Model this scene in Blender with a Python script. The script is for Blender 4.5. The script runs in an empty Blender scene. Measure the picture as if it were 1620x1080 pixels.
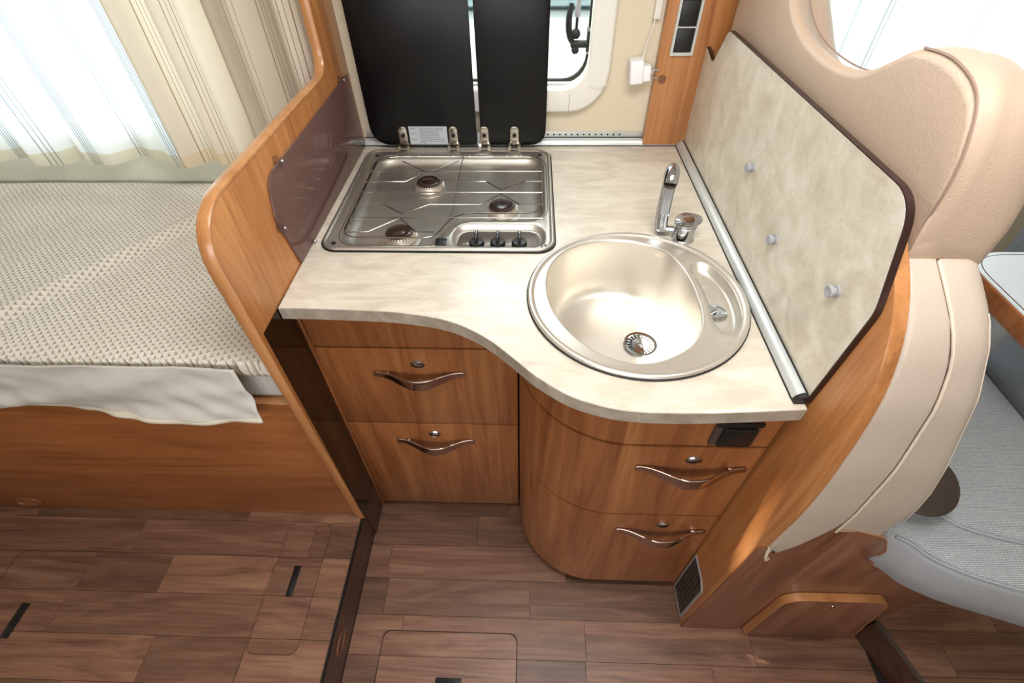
import bpy, bmesh, math, random
from mathutils import Vector, Matrix
R = random.Random(7)
SC = bpy.context.scene
COL = SC.collection
PI = math.pi

# ---------------------------------------------------------------- camera, world, lights, exposure
def make_camera():
    cam = bpy.data.cameras.new('camera')
    cam.sensor_width = 36.0
    cam.lens = 764.58 / 1620 * 36
    cam.clip_start = 0.02
    o = bpy.data.objects.new('camera', cam)
    yaw, pitch, roll = -0.04359898, 0.80913645, -0.01929579
    cy, sy, cp, sp = math.cos(yaw), math.sin(yaw), math.cos(pitch), math.sin(pitch)
    fwd = Vector((sy*cp, cy*cp, -sp)); right = Vector((cy, -sy, 0)); up = right.cross(fwd)
    cr, sr = math.cos(roll), math.sin(roll)
    r2 = cr*right + sr*up; u2 = -sr*right + cr*up
    m = Matrix((r2, u2, -fwd)).transposed().to_4x4()
    m.translation = Vector((0, 0, 1.527))
    o.matrix_world = m
    COL.objects.link(o); SC.camera = o
make_camera()

SC.view_settings.view_transform = 'Standard'
SC.view_settings.look = 'None'
SC.view_settings.gamma = 1
SC.view_settings.use_curve_mapping = False
SC.view_settings.exposure = 0.32

w = bpy.data.worlds.new('sky'); SC.world = w; w.use_nodes = True
bg = w.node_tree.nodes['Background']
bg.inputs[0].default_value = (0.95, 0.98, 1.0, 1); bg.inputs[1].default_value = 1.6

def area(name, loc, size, aim, power, col=(1, 1, 1), spread=PI):
    l = bpy.data.lights.new(name, 'AREA'); l.shape = 'RECTANGLE'; l.size, l.size_y = size
    l.energy = power; l.color = col; l.spread = spread
    o = bpy.data.objects.new(name, l); o.location = loc
    o.rotation_euler = (Vector(aim)-Vector(loc)).to_track_quat('-Z', 'Y').to_euler()
    COL.objects.link(o); return o
area('roof_hatch_daylight', (0.15, 0.35, 1.99), (0.75, 0.5), (0.15, 0.35, 0), 13, (1, 0.99, 0.98))
area('camera_side_fill', (-0.2, -0.93, 1.35), (1.5, 0.5), (-0.1, 1.2, 0.75), 7.5, (1, 0.99, 0.98))  # unseen fill light added on the camera side to brighten the interior
area('bed_window_daylight', (-1.45, 1.50, 1.27), (1.3, 0.6), (-1.4, 0.5, 0.9), 7.0, (0.97, 0.99, 1.0))
area('dinette_window_daylight', (1.3, 1.50, 1.30), (1.2, 0.6), (1.2, 0.5, 0.9), 7.0, (0.97, 0.99, 1.0))
area('kitchen_window_daylight', (-0.05, 1.50, 1.52), (0.4, 0.25), (0.1, 0.5, 0.8), 5, (0.97, 0.99, 1.0))
sun = bpy.data.lights.new('sun', 'SUN'); sun.energy = 22; sun.angle = math.radians(1.6); sun.color = (1, 0.93, 0.82)
so = bpy.data.objects.new('sun', sun); so.rotation_euler = Vector((0.35, -0.10, -0.93)).to_track_quat('-Z', 'Y').to_euler(); so.location = (-0.5, 1, 3)
COL.objects.link(so)

# ---------------------------------------------------------------- materials
def lin(h):
    h = h.lstrip('#'); c = [int(h[i:i+2], 16)/255 for i in (0, 2, 4)]
    return tuple((x/12.92 if x <= 0.04045 else ((x+0.055)/1.055)**2.4) for x in c) + (1,)
class NT:
    def __init__(s, name):
        s.m = bpy.data.materials.new(name); s.m.use_nodes = True
        s.t = s.m.node_tree; s.b = s.t.nodes['Principled BSDF']; s.out = s.t.nodes['Material Output']
    def n(s, typ, **k):
        x = s.t.nodes.new(typ)
        for a, v in k.items():
            if a.startswith('i_'):
                key = a[2:]; key = int(key) if key.isdigit() else key.replace('_', ' ')
                x.inputs[key].default_value = v
            else: setattr(x, a, v)
        return x
    def l(s, a, ao, b, bi): s.t.links.new(a.outputs[ao], b.inputs[bi])
    def ramp(s, stops, interp='LINEAR'):
        r = s.n('ShaderNodeValToRGB'); r.color_ramp.interpolation = interp
        e = r.color_ramp.elements
        while len(e) < len(stops): e.new(0.5)
        for k, (p, c) in enumerate(stops): e[k].position = p; e[k].color = c
        return r
def plain(name, col, rough=0.5, metal=0.0, coat=0.0, spec=0.5, bump=None):
    t = NT(name); b = t.b
    b.inputs['Base Color'].default_value = lin(col); b.inputs['Roughness'].default_value = rough
    b.inputs['Metallic'].default_value = metal; b.inputs['Coat Weight'].default_value = coat
    b.inputs['Specular IOR Level'].default_value = spec
    if bump:
        sc, st = bump
        tc = t.n('ShaderNodeTexCoord'); no = t.n('ShaderNodeTexNoise', i_Scale=sc, i_Detail=4.0)
        bu = t.n('ShaderNodeBump', i_Strength=st, i_Distance=0.002)
        t.l(tc, 'Object', no, 'Vector'); t.l(no, 'Fac', bu, 'Height'); t.l(bu, 'Normal', b, 'Normal')
    return t.m
def wood(name, dark, mid, light, axis, rough=0.32, coat=0.25, band=9.0, per_object=False, fig=2.0, along=0.9):
    """grain runs along axis; mapping squeezes the noise along it"""
    t = NT(name)
    tc = t.n('ShaderNodeTexCoord')
    s = [band, band, band]; s['xyz'.index(axis)] = along
    src = tc; so_ = 'Object'
    if per_object:
        oi = t.n('ShaderNodeObjectInfo'); mu = t.n('ShaderNodeMath', operation='MULTIPLY'); mu.inputs[1].default_value = 37.0
        t.l(oi, 'Random', mu, 0)
        ad = t.n('ShaderNodeVectorMath', operation='ADD'); t.l(tc, 'Object', ad, 0); t.l(mu, 0, ad, 1); src = ad; so_ = 0
    mp = t.n('ShaderNodeMapping'); mp.inputs['Scale'].default_value = s; t.l(src, so_, mp, 'Vector')
    n1 = t.n('ShaderNodeTexNoise', i_Scale=1.0, i_Detail=5.0, i_Distortion=fig, i_Roughness=0.62); t.l(mp, 0, n1, 'Vector')
    mp2 = t.n('ShaderNodeMapping'); s2 = [260.0, 260.0, 260.0]; s2['xyz'.index(axis)] = 7.0
    mp2.inputs['Scale'].default_value = s2; t.l(src, so_, mp2, 'Vector')
    n2 = t.n('ShaderNodeTexNoise', i_Scale=1.0, i_Detail=2.0); t.l(mp2, 0, n2, 'Vector')
    mp3 = t.n('ShaderNodeMapping'); s3 = [band*6]*3; s3['xyz'.index(axis)] = along*1.6
    mp3.inputs['Scale'].default_value = s3; t.l(src, so_, mp3, 'Vector')
    n3 = t.n('ShaderNodeTexNoise', i_Scale=1.0, i_Detail=3.0, i_Distortion=fig*0.4); t.l(mp3, 0, n3, 'Vector')
    a = t.n('ShaderNodeMath', operation='MULTIPLY_ADD'); a.inputs[1].default_value = 0.30; t.l(n2, 'Fac', a, 0)
    a2 = t.n('ShaderNodeMath', operation='MULTIPLY_ADD'); a2.inputs[1].default_value = 0.38; t.l(n3, 'Fac', a2, 0); t.l(n1, 'Fac', a2, 2)
    t.l(a2, 0, a, 2)
    sc6 = t.n('ShaderNodeMath', operation='MULTIPLY'); sc6.inputs[1].default_value = 0.6; t.l(a, 0, sc6, 0)
    r = t.ramp([(0.33, lin(dark)), (0.50, lin(mid)), (0.68, lin(light))]); t.l(sc6, 0, r, 0)
    last = r; lo = 0
    if per_object:
        hs = t.n('ShaderNodeHueSaturation'); mr = t.n('ShaderNodeMapRange'); mr.inputs['To Min'].default_value = 0.68; mr.inputs['To Max'].default_value = 1.30
        oi2 = t.n('ShaderNodeObjectInfo'); t.l(oi2, 'Random', mr, 'Value'); t.l(mr, 0, hs, 'Value'); t.l(r, 0, hs, 'Color'); last = hs
    t.l(last, 0, t.b, 'Base Color')
    t.b.inputs['Roughness'].default_value = rough; t.b.inputs['Coat Weight'].default_value = coat; t.b.inputs['Coat Roughness'].default_value = 0.25
    bu = t.n('ShaderNodeBump', i_Strength=0.12, i_Distance=0.0006); t.l(n2, 'Fac', bu, 'Height'); t.l(bu, 'Normal', t.b, 'Normal')
    return t.m
def stone(name, c1, c2, c3, scale=6.0, rough=0.28, sx=1.0, sy=2.2, sz=1.0, di=1.4):
    t = NT(name); tc = t.n('ShaderNodeTexCoord')
    mp = t.n('ShaderNodeMapping'); mp.inputs['Scale'].default_value = (sx, sy, sz); t.l(tc, 'Object', mp, 'Vector')
    n1 = t.n('ShaderNodeTexNoise', i_Scale=scale, i_Detail=8.0, i_Distortion=di, i_Roughness=0.6); t.l(mp, 0, n1, 'Vector')
    n2 = t.n('ShaderNodeTexNoise', i_Scale=scale*9, i_Detail=6.0, i_Distortion=di*1.8, i_Roughness=0.7); t.l(mp, 0, n2, 'Vector')
    a = t.n('ShaderNodeMath', operation='MULTIPLY_ADD'); a.inputs[1].default_value = 0.45; t.l(n2, 'Fac', a, 0); t.l(n1, 'Fac', a, 2)
    r = t.ramp([(0.50, lin(c1)), (0.72, lin(c2)), (0.92, lin(c3))]); t.l(a, 0, r, 0)
    t.l(r, 0, t.b, 'Base Color'); t.b.inputs['Roughness'].default_value = rough
    bu = t.n('ShaderNodeBump', i_Strength=0.05, i_Distance=0.001); t.l(n2, 'Fac', bu, 'Height'); t.l(bu, 'Normal', t.b, 'Normal')
    return t.m
def steel(name, col, rough, axis='x', st=0.05):
    t = NT(name); b = t.b
    b.inputs['Base Color'].default_value = lin(col); b.inputs['Metallic'].default_value = 1; b.inputs['Roughness'].default_value = rough
    tc = t.n('ShaderNodeTexCoord'); mp = t.n('ShaderNodeMapping'); s = [600]*3; s['xyz'.index(axis)] = 12
    mp.inputs['Scale'].default_value = s; no = t.n('ShaderNodeTexNoise', i_Scale=1.0, i_Detail=3.0)
    bu = t.n('ShaderNodeBump', i_Strength=st, i_Distance=0.0005)
    t.l(tc, 'Object', mp, 'Vector'); t.l(mp, 0, no, 'Vector'); t.l(no, 'Fac', bu, 'Height'); t.l(bu, 'Normal', b, 'Normal')
    mr = t.n('ShaderNodeMapRange'); mr.inputs['To Min'].default_value = rough*0.75; mr.inputs['To Max'].default_value = rough*1.3
    t.l(no, 'Fac', mr, 'Value'); t.l(mr, 0, b, 'Roughness')
    return t.m
def weave(name, c1, c2, sc, rough=0.9, bump=0.5, sheen=0.2, noise=True):
    """woven cloth in object space: two crossed waves"""
    t = NT(name); tc = t.n('ShaderNodeTexCoord'); b = t.b
    mp = t.n('ShaderNodeMapping'); mp.inputs['Scale'].default_value = (sc, sc, sc); t.l(tc, 'Object', mp, 'Vector')
    ck = t.n('ShaderNodeTexBrick', i_Scale=1.0, i_Mortar_Size=0.12, i_Mortar_Smooth=0.6); ck.inputs['Brick Width'].default_value = 1.0; ck.inputs['Row Height'].default_value = 0.55
    t.l(mp, 0, ck, 'Vector')
    ck.inputs['Color1'].default_value = (1, 1, 1, 1); ck.inputs['Color2'].default_value = (0.72, 0.72, 0.72, 1); ck.inputs['Mortar'].default_value = (0.1, 0.1, 0.1, 1)
    mx = t.n('ShaderNodeMix', data_type='RGBA'); mx.inputs[6].default_value = lin(c1); mx.inputs[7].default_value = lin(c2)
    t.l(ck, 'Color', mx, 0); t.l(mx, 2, b, 'Base Color')
    bu = t.n('ShaderNodeBump', i_Strength=bump, i_Distance=0.002); t.l(ck, 'Color', bu, 'Height'); t.l(bu, 'Normal', b, 'Normal')
    b.inputs['Roughness'].default_value = rough; b.inputs['Sheen Weight'].default_value = sheen
    return t.m
def crochet(name):
    """openwork knit: rows of small triangular holes, in object space"""
    t = NT(name); tc = t.n('ShaderNodeTexCoord'); b = t.b
    sep = t.n('ShaderNodeSeparateXYZ'); t.l(tc, 'Object', sep, 0)
    def M(op, a, c=None, **k):
        m = t.n('ShaderNodeMath', operation=op)
        for i, v in ((0, a), (1, c)):
            if v is None: continue
            if isinstance(v, (int, float)): m.inputs[i].default_value = v
            else: t.t.links.new(v, m.inputs[i])
        return m.outputs[0]
    no = t.n('ShaderNodeTexNoise', i_Scale=30.0, i_Detail=2.0); t.l(tc, 'Object', no, 'Vector')
    wob = M('MULTIPLY', M('SUBTRACT', no.outputs['Fac'], 0.5), 0.5)
    u = M('ADD', M('ADD', M('MULTIPLY', sep.outputs['X'], 72.0), M('MULTIPLY', sep.outputs['Y'], 30.0)), wob)
    v = M('ADD', M('ADD', M('MULTIPLY', sep.outputs['Y'], 78.0), M('MULTIPLY', sep.outputs['X'], -24.0)), wob)
    vf = M('FLOOR', v)
    fv = M('SUBTRACT', v, vf)
    sh = M('MULTIPLY', M('MODULO', M('ABSOLUTE', vf), 2.0), 0.5)
    fu = M('FRACT', M('ADD', u, sh))
    tri = M('ABSOLUTE', M('SUBTRACT', M('MULTIPLY', fu, 2.0), 1.0))      # 0 in the centre .. 1 at the edges
    inside = M('SUBTRACT', M('SUBTRACT', 0.80, tri), M('MULTIPLY', fv, 0.75))
    hole = M('MULTIPLY', M('GREATER_THAN', inside, 0.02), M('GREATER_THAN', fv, 0.14))
    soft = M('MINIMUM', M('MAXIMUM', M('MULTIPLY', inside, 4.0), 0.0), 1.0)
    soft = M('MULTIPLY', soft, M('GREATER_THAN', fv, 0.14))
    lines = M('GREATER_THAN', M('SINE', M('MULTIPLY', sep.outputs['X'], 1400.0)), 0.55)
    n2 = t.n('ShaderNodeTexNoise', i_Scale=4.0, i_Detail=3.0); t.l(tc, 'Object', n2, 'Vector')
    r = t.ramp([(0.3, lin('#e0d6c9')), (0.7, lin('#eee6db'))]); t.l(n2, 'Fac', r, 0)
    mx = t.n('ShaderNodeMix', data_type='RGBA'); t.l(r, 0, mx, 6); mx.inputs[7].default_value = lin('#b7a590')
    t.t.links.new(M('MULTIPLY', soft, 0.85), mx.inputs[0]); t.l(mx, 2, b, 'Base Color')
    rib = M('MULTIPLY', M('SINE', M('MULTIPLY', v, 18.85)), 0.22)
    hgt = M('ADD', M('SUBTRACT', 1.0, soft), rib)
    bu = t.n('ShaderNodeBump', i_Strength=0.8, i_Distance=0.0035); t.t.links.new(hgt, bu.inputs['Height']); t.l(bu, 'Normal', b, 'Normal')
    b.inputs['Roughness'].default_value = 0.9
    return t.m
def curtain_mat(name, base, line, period, trans, transp, bands, hem=None, lines_bright=None):
    """striped cloth; UV u runs across the cloth in metres, v is height above the hem in metres"""
    t = NT(name); t.t.nodes.remove(t.b)
    uv = t.n('ShaderNodeUVMap'); sep = t.n('ShaderNodeSeparateXYZ'); t.l(uv, 0, sep, 0)
    mo = t.n('ShaderNodeMath', operation='MULTIPLY'); mo.inputs[1].default_value = 1/period; t.l(sep, 'X', mo, 0)
    fr = t.n('ShaderNodeMath', operation='FRACT'); t.l(mo, 0, fr, 0)
    stops = [(0.0, lin(base))]
    for (p, wd) in bands:
        stops += [(p, lin(line)), (p+wd, lin(base))]
    r = t.ramp(stops, 'CONSTANT'); t.l(fr, 0, r, 0)
    col = r
    if hem:
        lt = t.n('ShaderNodeMath', operation='LESS_THAN'); lt.inputs[1].default_value = hem[0]; t.l(sep, 'Y', lt, 0)
        mx = t.n('ShaderNodeMix', data_type='RGBA', blend_type='MULTIPLY'); t.l(lt, 0, mx, 0); t.l(r, 0, mx, 6); mx.inputs[7].default_value = lin(hem[1]); col = mx
    oc = 2 if hem else 0
    d = t.n('ShaderNodeBsdfDiffuse'); tr = t.n('ShaderNodeBsdfTranslucent'); tp = t.n('ShaderNodeBsdfTransparent')
    t.l(col, oc, d, 'Color'); t.l(col, oc, tr, 'Color')
    m1 = t.n('ShaderNodeMixShader'); m1.inputs[0].default_value = trans; t.l(d, 0, m1, 1); t.l(tr, 0, m1, 2)
    m2 = t.n('ShaderNodeMixShader'); m2.inputs[0].default_value = transp; t.l(m1, 0, m2, 1); t.l(tp, 0, m2, 2)
    t.l(m2, 0, t.out, 'Surface')
    return t.m
def tinted(name, col, gloss=0.08, rough=0.03, scr=False):
    t = NT(name); t.t.nodes.remove(t.b)
    tp = t.n('ShaderNodeBsdfTransparent'); tp.inputs[0].default_value = lin(col)
    g = t.n('ShaderNodeBsdfGlossy'); g.inputs['Roughness'].default_value = rough
    f = t.n('ShaderNodeLayerWeight'); f.inputs[0].default_value = 0.5
    p = t.n('ShaderNodeMath', operation='POWER'); p.inputs[1].default_value = 4.0; t.l(f, 'Facing', p, 0)
    q = t.n('ShaderNodeMath', operation='MULTIPLY_ADD'); q.inputs[1].default_value = 0.5; q.inputs[2].default_value = 0.035; t.l(p, 0, q, 0)
    src = tp
    if scr:
        df = t.n('ShaderNodeBsdfDiffuse'); df.inputs[0].default_value = lin(scr); mm = t.n('ShaderNodeMixShader'); mm.inputs[0].default_value = 0.32
        t.l(tp, 0, mm, 1); t.l(df, 0, mm, 2); src = mm
    m = t.n('ShaderNodeMixShader'); t.l(q, 0, m, 0); t.l(src, 0, m, 1); t.l(g, 0, m, 2); t.l(m, 0, t.out, 'Surface')
    return t.m

M = {}
M['wood_v'] = wood('cherry_wood_vertical_grain', '#6b3a1c', '#935a33', '#b07848', 'z')
M['wood_x'] = wood('cherry_wood_horizontal_grain', '#70401f', '#965a30', '#ac6e3e', 'x')
M['wood_diag'] = wood('cherry_wood_partition_grain', '#85502a', '#aa7040', '#c48a58', 'z')
M['wood_band'] = wood('cherry_wood_edge_band', '#996232', '#b98050', '#cc9866', 'z', band=4, rough=0.25, coat=0.5)
M['wood_grey'] = wood('cherry_wood_bench_front', '#5d3826', '#855742', '#9d705a', 'z')
M['plank'] = wood('dark_oak_vinyl', '#533628', '#785543', '#95715a', 'x', rough=0.42, coat=0.0, band=13.0, per_object=True, fig=2.6, along=1.6)
M['riser'] = wood('dark_oak_riser', '#2c1a12', '#4a2f22', '#64442f', 'y', rough=0.35, coat=0.1, band=12)
M['gap'] = plain('dark_joint', '#1b120d', 0.8)
M['stone'] = stone('pale_stone_laminate', '#b7ac9c', '#c9bfaf', '#d6cdbf', scale=11, sx=0.8, sy=2.6, di=0.9)
M['stone_edge'] = stone('stone_laminate_edge', '#8d8171', '#a4988a', '#b8ad9f', scale=14)
M['splash'] = stone('pale_marble_laminate', '#b9ae9b', '#cdc4b3', '#dbd4c6', di=0.5, scale=12, sx=1, sy=1.4, sz=1.6)
M['dark_edge'] = plain('dark_brown_edge', '#2e1a14', 0.4)
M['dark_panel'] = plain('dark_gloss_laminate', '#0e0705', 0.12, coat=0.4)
M['steel'] = steel('brushed_steel', '#b9b3aa', 0.40)
M['steel'].node_tree.nodes['Principled BSDF'].inputs['Metallic'].default_value = 0.88
M['steel_sink'] = steel('satin_sink_steel', '#d6d1c8', 0.36, st=0.03)
M['steel_sink'].node_tree.nodes['Principled BSDF'].inputs['Metallic'].default_value = 0.82
M['rim_steel'] = steel('polished_rim_steel', '#bdb6aa', 0.16, st=0.03)
M['chrome'] = plain('chrome', '#b7babf', 0.06, metal=1)
M['wire'] = plain('wire_steel', '#8f8880', 0.22, metal=1)
M['nickel'] = plain('warm_nickel', '#b79f92', 0.17, metal=1)
M['alu'] = plain('satin_aluminium', '#cfd3d1', 0.42, metal=0.55)
M['black'] = plain('black_plastic', '#141415', 0.42)
M['rubber'] = plain('black_rubber', '#0c0c0c', 0.6)
M['lid'] = plain('black_glass', '#070708', 0.33, spec=0.3)
M['white_plastic'] = plain('white_plastic', '#e4e0d8', 0.35)
M['adapter'] = plain('glossy_white_plastic', '#eeeef0', 0.3)
M['wall'] = plain('cream_wallcovering', '#d5c8b0', 0.75, bump=(220, 0.25))
M['bedwall'] = plain('pale_green_wall_padding', '#d4d5c6', 0.8, bump=(160, 0.3))
M['ceiling'] = plain('off_white_ceiling', '#e6e0d4', 0.8)
M['leather'] = plain('beige_leather', '#bea691', 0.42, bump=(420, 0.35))
M['leather2'] = plain('grey_beige_leather', '#bfafa0', 0.45, bump=(420, 0.35))
M['piping'] = plain('leather_piping', '#93796a', 0.5)
M['piping_light'] = plain('light_leather_piping', '#d6c7b4', 0.5)
M['fabric'] = weave('grey_woven_fabric', '#6f7377', '#b9bbbd', 190)
M['fabric2'] = weave('blue_grey_woven_fabric', '#737a82', '#a6adb4', 230)
M['band'] = plain('grey_smooth_cloth', '#9b9da1', 0.7, bump=(700, 0.3))
M['linen'] = plain('pale_grey_linen', '#c9c5bd', 0.85, bump=(900, 0.4))
M['linen_hem'] = plain('cream_linen_hem', '#d8cfbd', 0.85, bump=(900, 0.3))
M['cover'] = crochet('cream_crochet')
M['mesh'] = weave('white_mesh_fabric', '#8a8884', '#d6d4ce', 260)
M['brown_plastic'] = plain('dark_brown_plastic', '#3d332c', 0.4)
M['grey_plastic'] = plain('grey_plastic', '#9b9c9f', 0.4)
M['ring'] = plain('brown_plastic_ring', '#7a4f33', 0.4)
M['burn_cap'] = plain('burnt_black_enamel', '#2c1a12', 0.3, coat=0.3, bump=(60, 0.3))
M['burn_base'] = plain('aluminium_burner', '#d2c8bc', 0.4, metal=0.7, bump=(90, 0.2))
M['ctrl'] = plain('bronze_grey_panel', '#5f554d', 0.35, metal=0.5)
M['label'] = plain('silver_label', '#b9bcc2', 0.45)
M['print'] = plain('black_print', '#202024', 0.6)
M['white_print'] = plain('white_print', '#e8e8e8', 0.6)
M['acrylic'] = tinted('smoked_brown_acrylic', '#cdb6b0', scr='#a08078')
M['clear'] = tinted('clear_plastic', '#f0f0f0', rough=0.05)
M['glass'] = tinted('window_glass', '#eef4f4')
M['table_top'] = plain('white_table_laminate', '#dfe3e6', 0.3)
M['grass'] = plain('grass', '#6fae4e', 0.9)
M['van_white'] = plain('white_bodywork', '#e6ecef', 0.3)
M['van_blue'] = plain('blue_grey_glazing', '#7c95a3', 0.15)
M['paving'] = plain('pale_paving', '#d8dad8', 0.8)
M['sheer'] = curtain_mat('sheer_white_voile', '#f2f4f4', '#a3aeb8', 0.36, 0.50, 0.05,
    [(0.10, 0.012), (0.125, 0.012), (0.15, 0.012), (0.175, 0.012), (0.20, 0.012), (0.55, 0.010), (0.60, 0.010), (0.65, 0.012)], hem=(0.034, '#efe6d2'))
M['sheer_plain'] = curtain_mat('sheer_plain_voile', '#f2f4f5', '#c3cbd2', 0.3, 0.50, 0.05, [(0.2, 0.02), (0.5, 0.02), (0.56, 0.02)])
M['drape'] = curtain_mat('beige_striped_drape', '#e9decd', '#a59179', 0.17, 0.32, 0.0,
    [(0.08, 0.010), (0.16, 0.007), (0.24, 0.007), (0.50, 0.008), (0.56, 0.007), (0.62, 0.010), (0.68, 0.007)], hem=(0.03, '#faf3e4'))

# ---------------------------------------------------------------- mesh helpers (all coordinates are world metres)
WL = {}
def _link(o, parent, at):
    COL.objects.link(o)
    if parent is not None: o.parent = parent
    base = WL.get(parent, Vector((0, 0, 0)))
    o.location = Vector(at) - base
    WL[o] = Vector(at)
def tag(o, label=None, cat=None, group=None, kind=None):
    if label: o['label'] = label
    if cat: o['category'] = cat
    if group: o['group'] = group
    if kind: o['kind'] = kind
    return o
def thing(name, loc, label, cat, group=None, kind=None):
    o = bpy.data.objects.new(name, None); o.empty_display_size = 0.05
    _link(o, None, loc)
    return tag(o, label, cat, group, kind)
def struct(name, loc):
    o = bpy.data.objects.new(name, None); _link(o, None, loc); o['kind'] = 'structure'; return o
def emit(bm, name, mat, parent=None, smooth=35, label=None, cat=None, group=None, kind=None, uvs=None):
    bmesh.ops.recalc_face_normals(bm, faces=bm.faces) if uvs is None else None
    zs = [v.co for v in bm.verts]
    if parent is None:
        at = Vector(((min(v.x for v in zs)+max(v.x for v in zs))/2, (min(v.y for v in zs)+max(v.y for v in zs))/2, min(v.z for v in zs)))
    else: at = WL[parent].copy()
    for v in bm.verts: v.co -= at
    me = bpy.data.meshes.new(name); bm.to_mesh(me); bm.free()
    me.materials.append(M[mat] if isinstance(mat, str) else mat)
    if smooth:
        me.shade_smooth()
        if smooth < 180: me.set_sharp_from_angle(angle=math.radians(smooth))
    o = bpy.data.objects.new(name, me); _link(o, parent, at)
    return tag(o, label, cat, group, kind)
def B(): return bmesh.new()
def merge(bm, b2):
    me = bpy.data.meshes.new('t'); b2.to_mesh(me); b2.free(); bm.from_mesh(me); bpy.data.meshes.remove(me); return bm
def box(a, b, bev=0.0, seg=2, bm=None, rot=None):
    t = B(); bmesh.ops.create_cube(t, size=1.0)
    c = (Vector(a)+Vector(b))/2; s = Vector(b)-Vector(a)
    for v in t.verts: v.co = Vector((v.co.x*abs(s.x), v.co.y*abs(s.y), v.co.z*abs(s.z)))
    if bev: bmesh.ops.bevel(t, geom=list(t.edges), offset=bev, segments=seg, affect='EDGES', profile=0.5)
    for v in t.verts: v.co = (rot @ v.co if rot else v.co) + c
    return t if bm is None else merge(bm, t)
def rnd(pts, closed=True, n=6):
    """polygon with corner radii: items (u, v) or (u, v, r)"""
    out = []; N = len(pts)
    for i, p in enumerate(pts):
        P = Vector(p[:2]); r = p[2] if len(p) > 2 else 0
        if r <= 0: out.append(P); continue
        A = Vector(pts[i-1][:2]); C = Vector(pts[(i+1) % N][:2])
        d1 = (A-P).normalized(); d2 = (C-P).normalized()
        ang = d1.angle(d2); t = min(r/math.tan(ang/2), (A-P).length*0.49, (C-P).length*0.49)
        p0 = P+d1*t; p1 = P+d2*t
        for k in range(n+1):
            s = k/n; out.append(p0*(1-s)**2 + P*2*s*(1-s) + p1*s*s)
    return [tuple(v) for v in out]
def rrect(x0, y0, x1, y1, r, n=6):
    out = []
    for (cx, cy, a) in ((x1-r, y1-r, 0), (x0+r, y1-r, 90), (x0+r, y0+r, 180), (x1-r, y0+r, 270)):
        for k in range(n+1):
            t = math.radians(a+90*k/n); out.append((cx+r*math.cos(t), cy+r*math.sin(t)))
    return out
AX = {'x': lambda u, v, w_: (w_, u, v), 'y': lambda u, v, w_: (u, w_, v), 'z': lambda u, v, w_: (u, v, w_)}
def prism(poly, axis, a0, a1, bev=0.0, seg=2, bm=None, holes=(), bev_side=None):
    """poly given in (y,z) for x, (x,z) for y, (x,y) for z"""
    f = AX[axis]; t = B(); loops0 = []; loops1 = []
    for lp in [poly]+list(holes):
        loops0.append([t.verts.new(f(p[0], p[1], a0)) for p in lp]); loops1.append([t.verts.new(f(p[0], p[1], a1)) for p in lp])
    for L0, L1 in zip(loops0, loops1):
        n = len(L0)
        for i in range(n): t.faces.new((L0[i], L0[(i+1) % n], L1[(i+1) % n], L1[i]))
    if not holes:
        t.faces.new(loops0[0]); t.faces.new(loops1[0])
    else:
        for LL in (loops0, loops1):
            es = []
            for L in LL:
                n = len(L)
                for i in range(n): es.append(t.edges.get((L[i], L[(i+1) % n])))
            bmesh.ops.triangle_fill(t, use_beauty=True, use_dissolve=False, edges=es)
    bmesh.ops.recalc_face_normals(t, faces=t.faces)
    if bev:
        ax = 'xyz'.index(axis); lv = (a0, a1) if bev_side is None else ((a1,) if bev_side else (a0,))
        es = [e for e in t.edges if any(abs(e.verts[0].co[ax]-q) < 1e-7 and abs(e.verts[1].co[ax]-q) < 1e-7 for q in lv)
              and len(e.link_faces) == 2 and e.calc_face_angle(0) > 0.5]
        bmesh.ops.bevel(t, geom=es, offset=bev, segments=seg, affect='EDGES', profile=0.5)
    return t if bm is None else merge(bm, t)
def loft(rings, bm=None, cap=(True, True), closed=True):
    t = B() if bm is None else bm
    V = [[t.verts.new(p) for p in r] for r in rings]; n = len(V[0])
    for a, b in zip(V, V[1:]):
        for i in range(n if closed else n-1):
            t.faces.new((a[i], a[(i+1) % n], b[(i+1) % n], b[i]))
    if closed and cap[0]: t.faces.new(V[0])
    if closed and cap[1]: t.faces.new(V[-1])
    return t
def tube(path, r, bm=None, n=8, closed=False, flat=None):
    P = [Vector(p) for p in path]; rings = []; N = len(P); up = None
    for i in range(N):
        if closed: d = (P[(i+1) % N]-P[i-1]).normalized()
        else: d = (P[min(i+1, N-1)]-P[max(i-1, 0)]).normalized()
        if up is None: up = d.orthogonal().normalized()
        else:
            up = up - d*up.dot(d)
            up = up.normalized() if up.length > 1e-6 else d.orthogonal().normalized()
        s = d.cross(up); rr = r[i] if isinstance(r, (list, tuple)) else r
        rings.append([P[i]+(up*math.cos(2*PI*k/n)+s*math.sin(2*PI*k/n))*rr for k in range(n)])
    t = B() if bm is None else bm
    if closed:
        V = [[t.verts.new(p) for p in q] for q in rings]
        for i in range(N):
            a, b = V[i], V[(i+1) % N]
            for k in range(n): t.faces.new((a[k], a[(k+1) % n], b[(k+1) % n], b[k]))
    else: loft(rings, t)
    return t
def lathe(prof, c, axis='z', n=32, bm=None, sgn=1, cap=True):
    """prof: (radius, height) pairs"""
    rings = []
    for (r, h) in prof:
        rg = []
        for k in range(n):
            a = 2*PI*k/n; u, v = max(r, 1e-5)*math.cos(a), max(r, 1e-5)*math.sin(a); h2 = h*sgn
            q = {'z': (u, v, h2), 'y': (u, h2, v), 'x': (h2, u, v)}[axis]
            rg.append(Vector(c)+Vector(q))
        rings.append(rg)
    if not cap: rings.append(rings[0])
    return loft(rings, bm, cap=(cap, cap))
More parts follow.
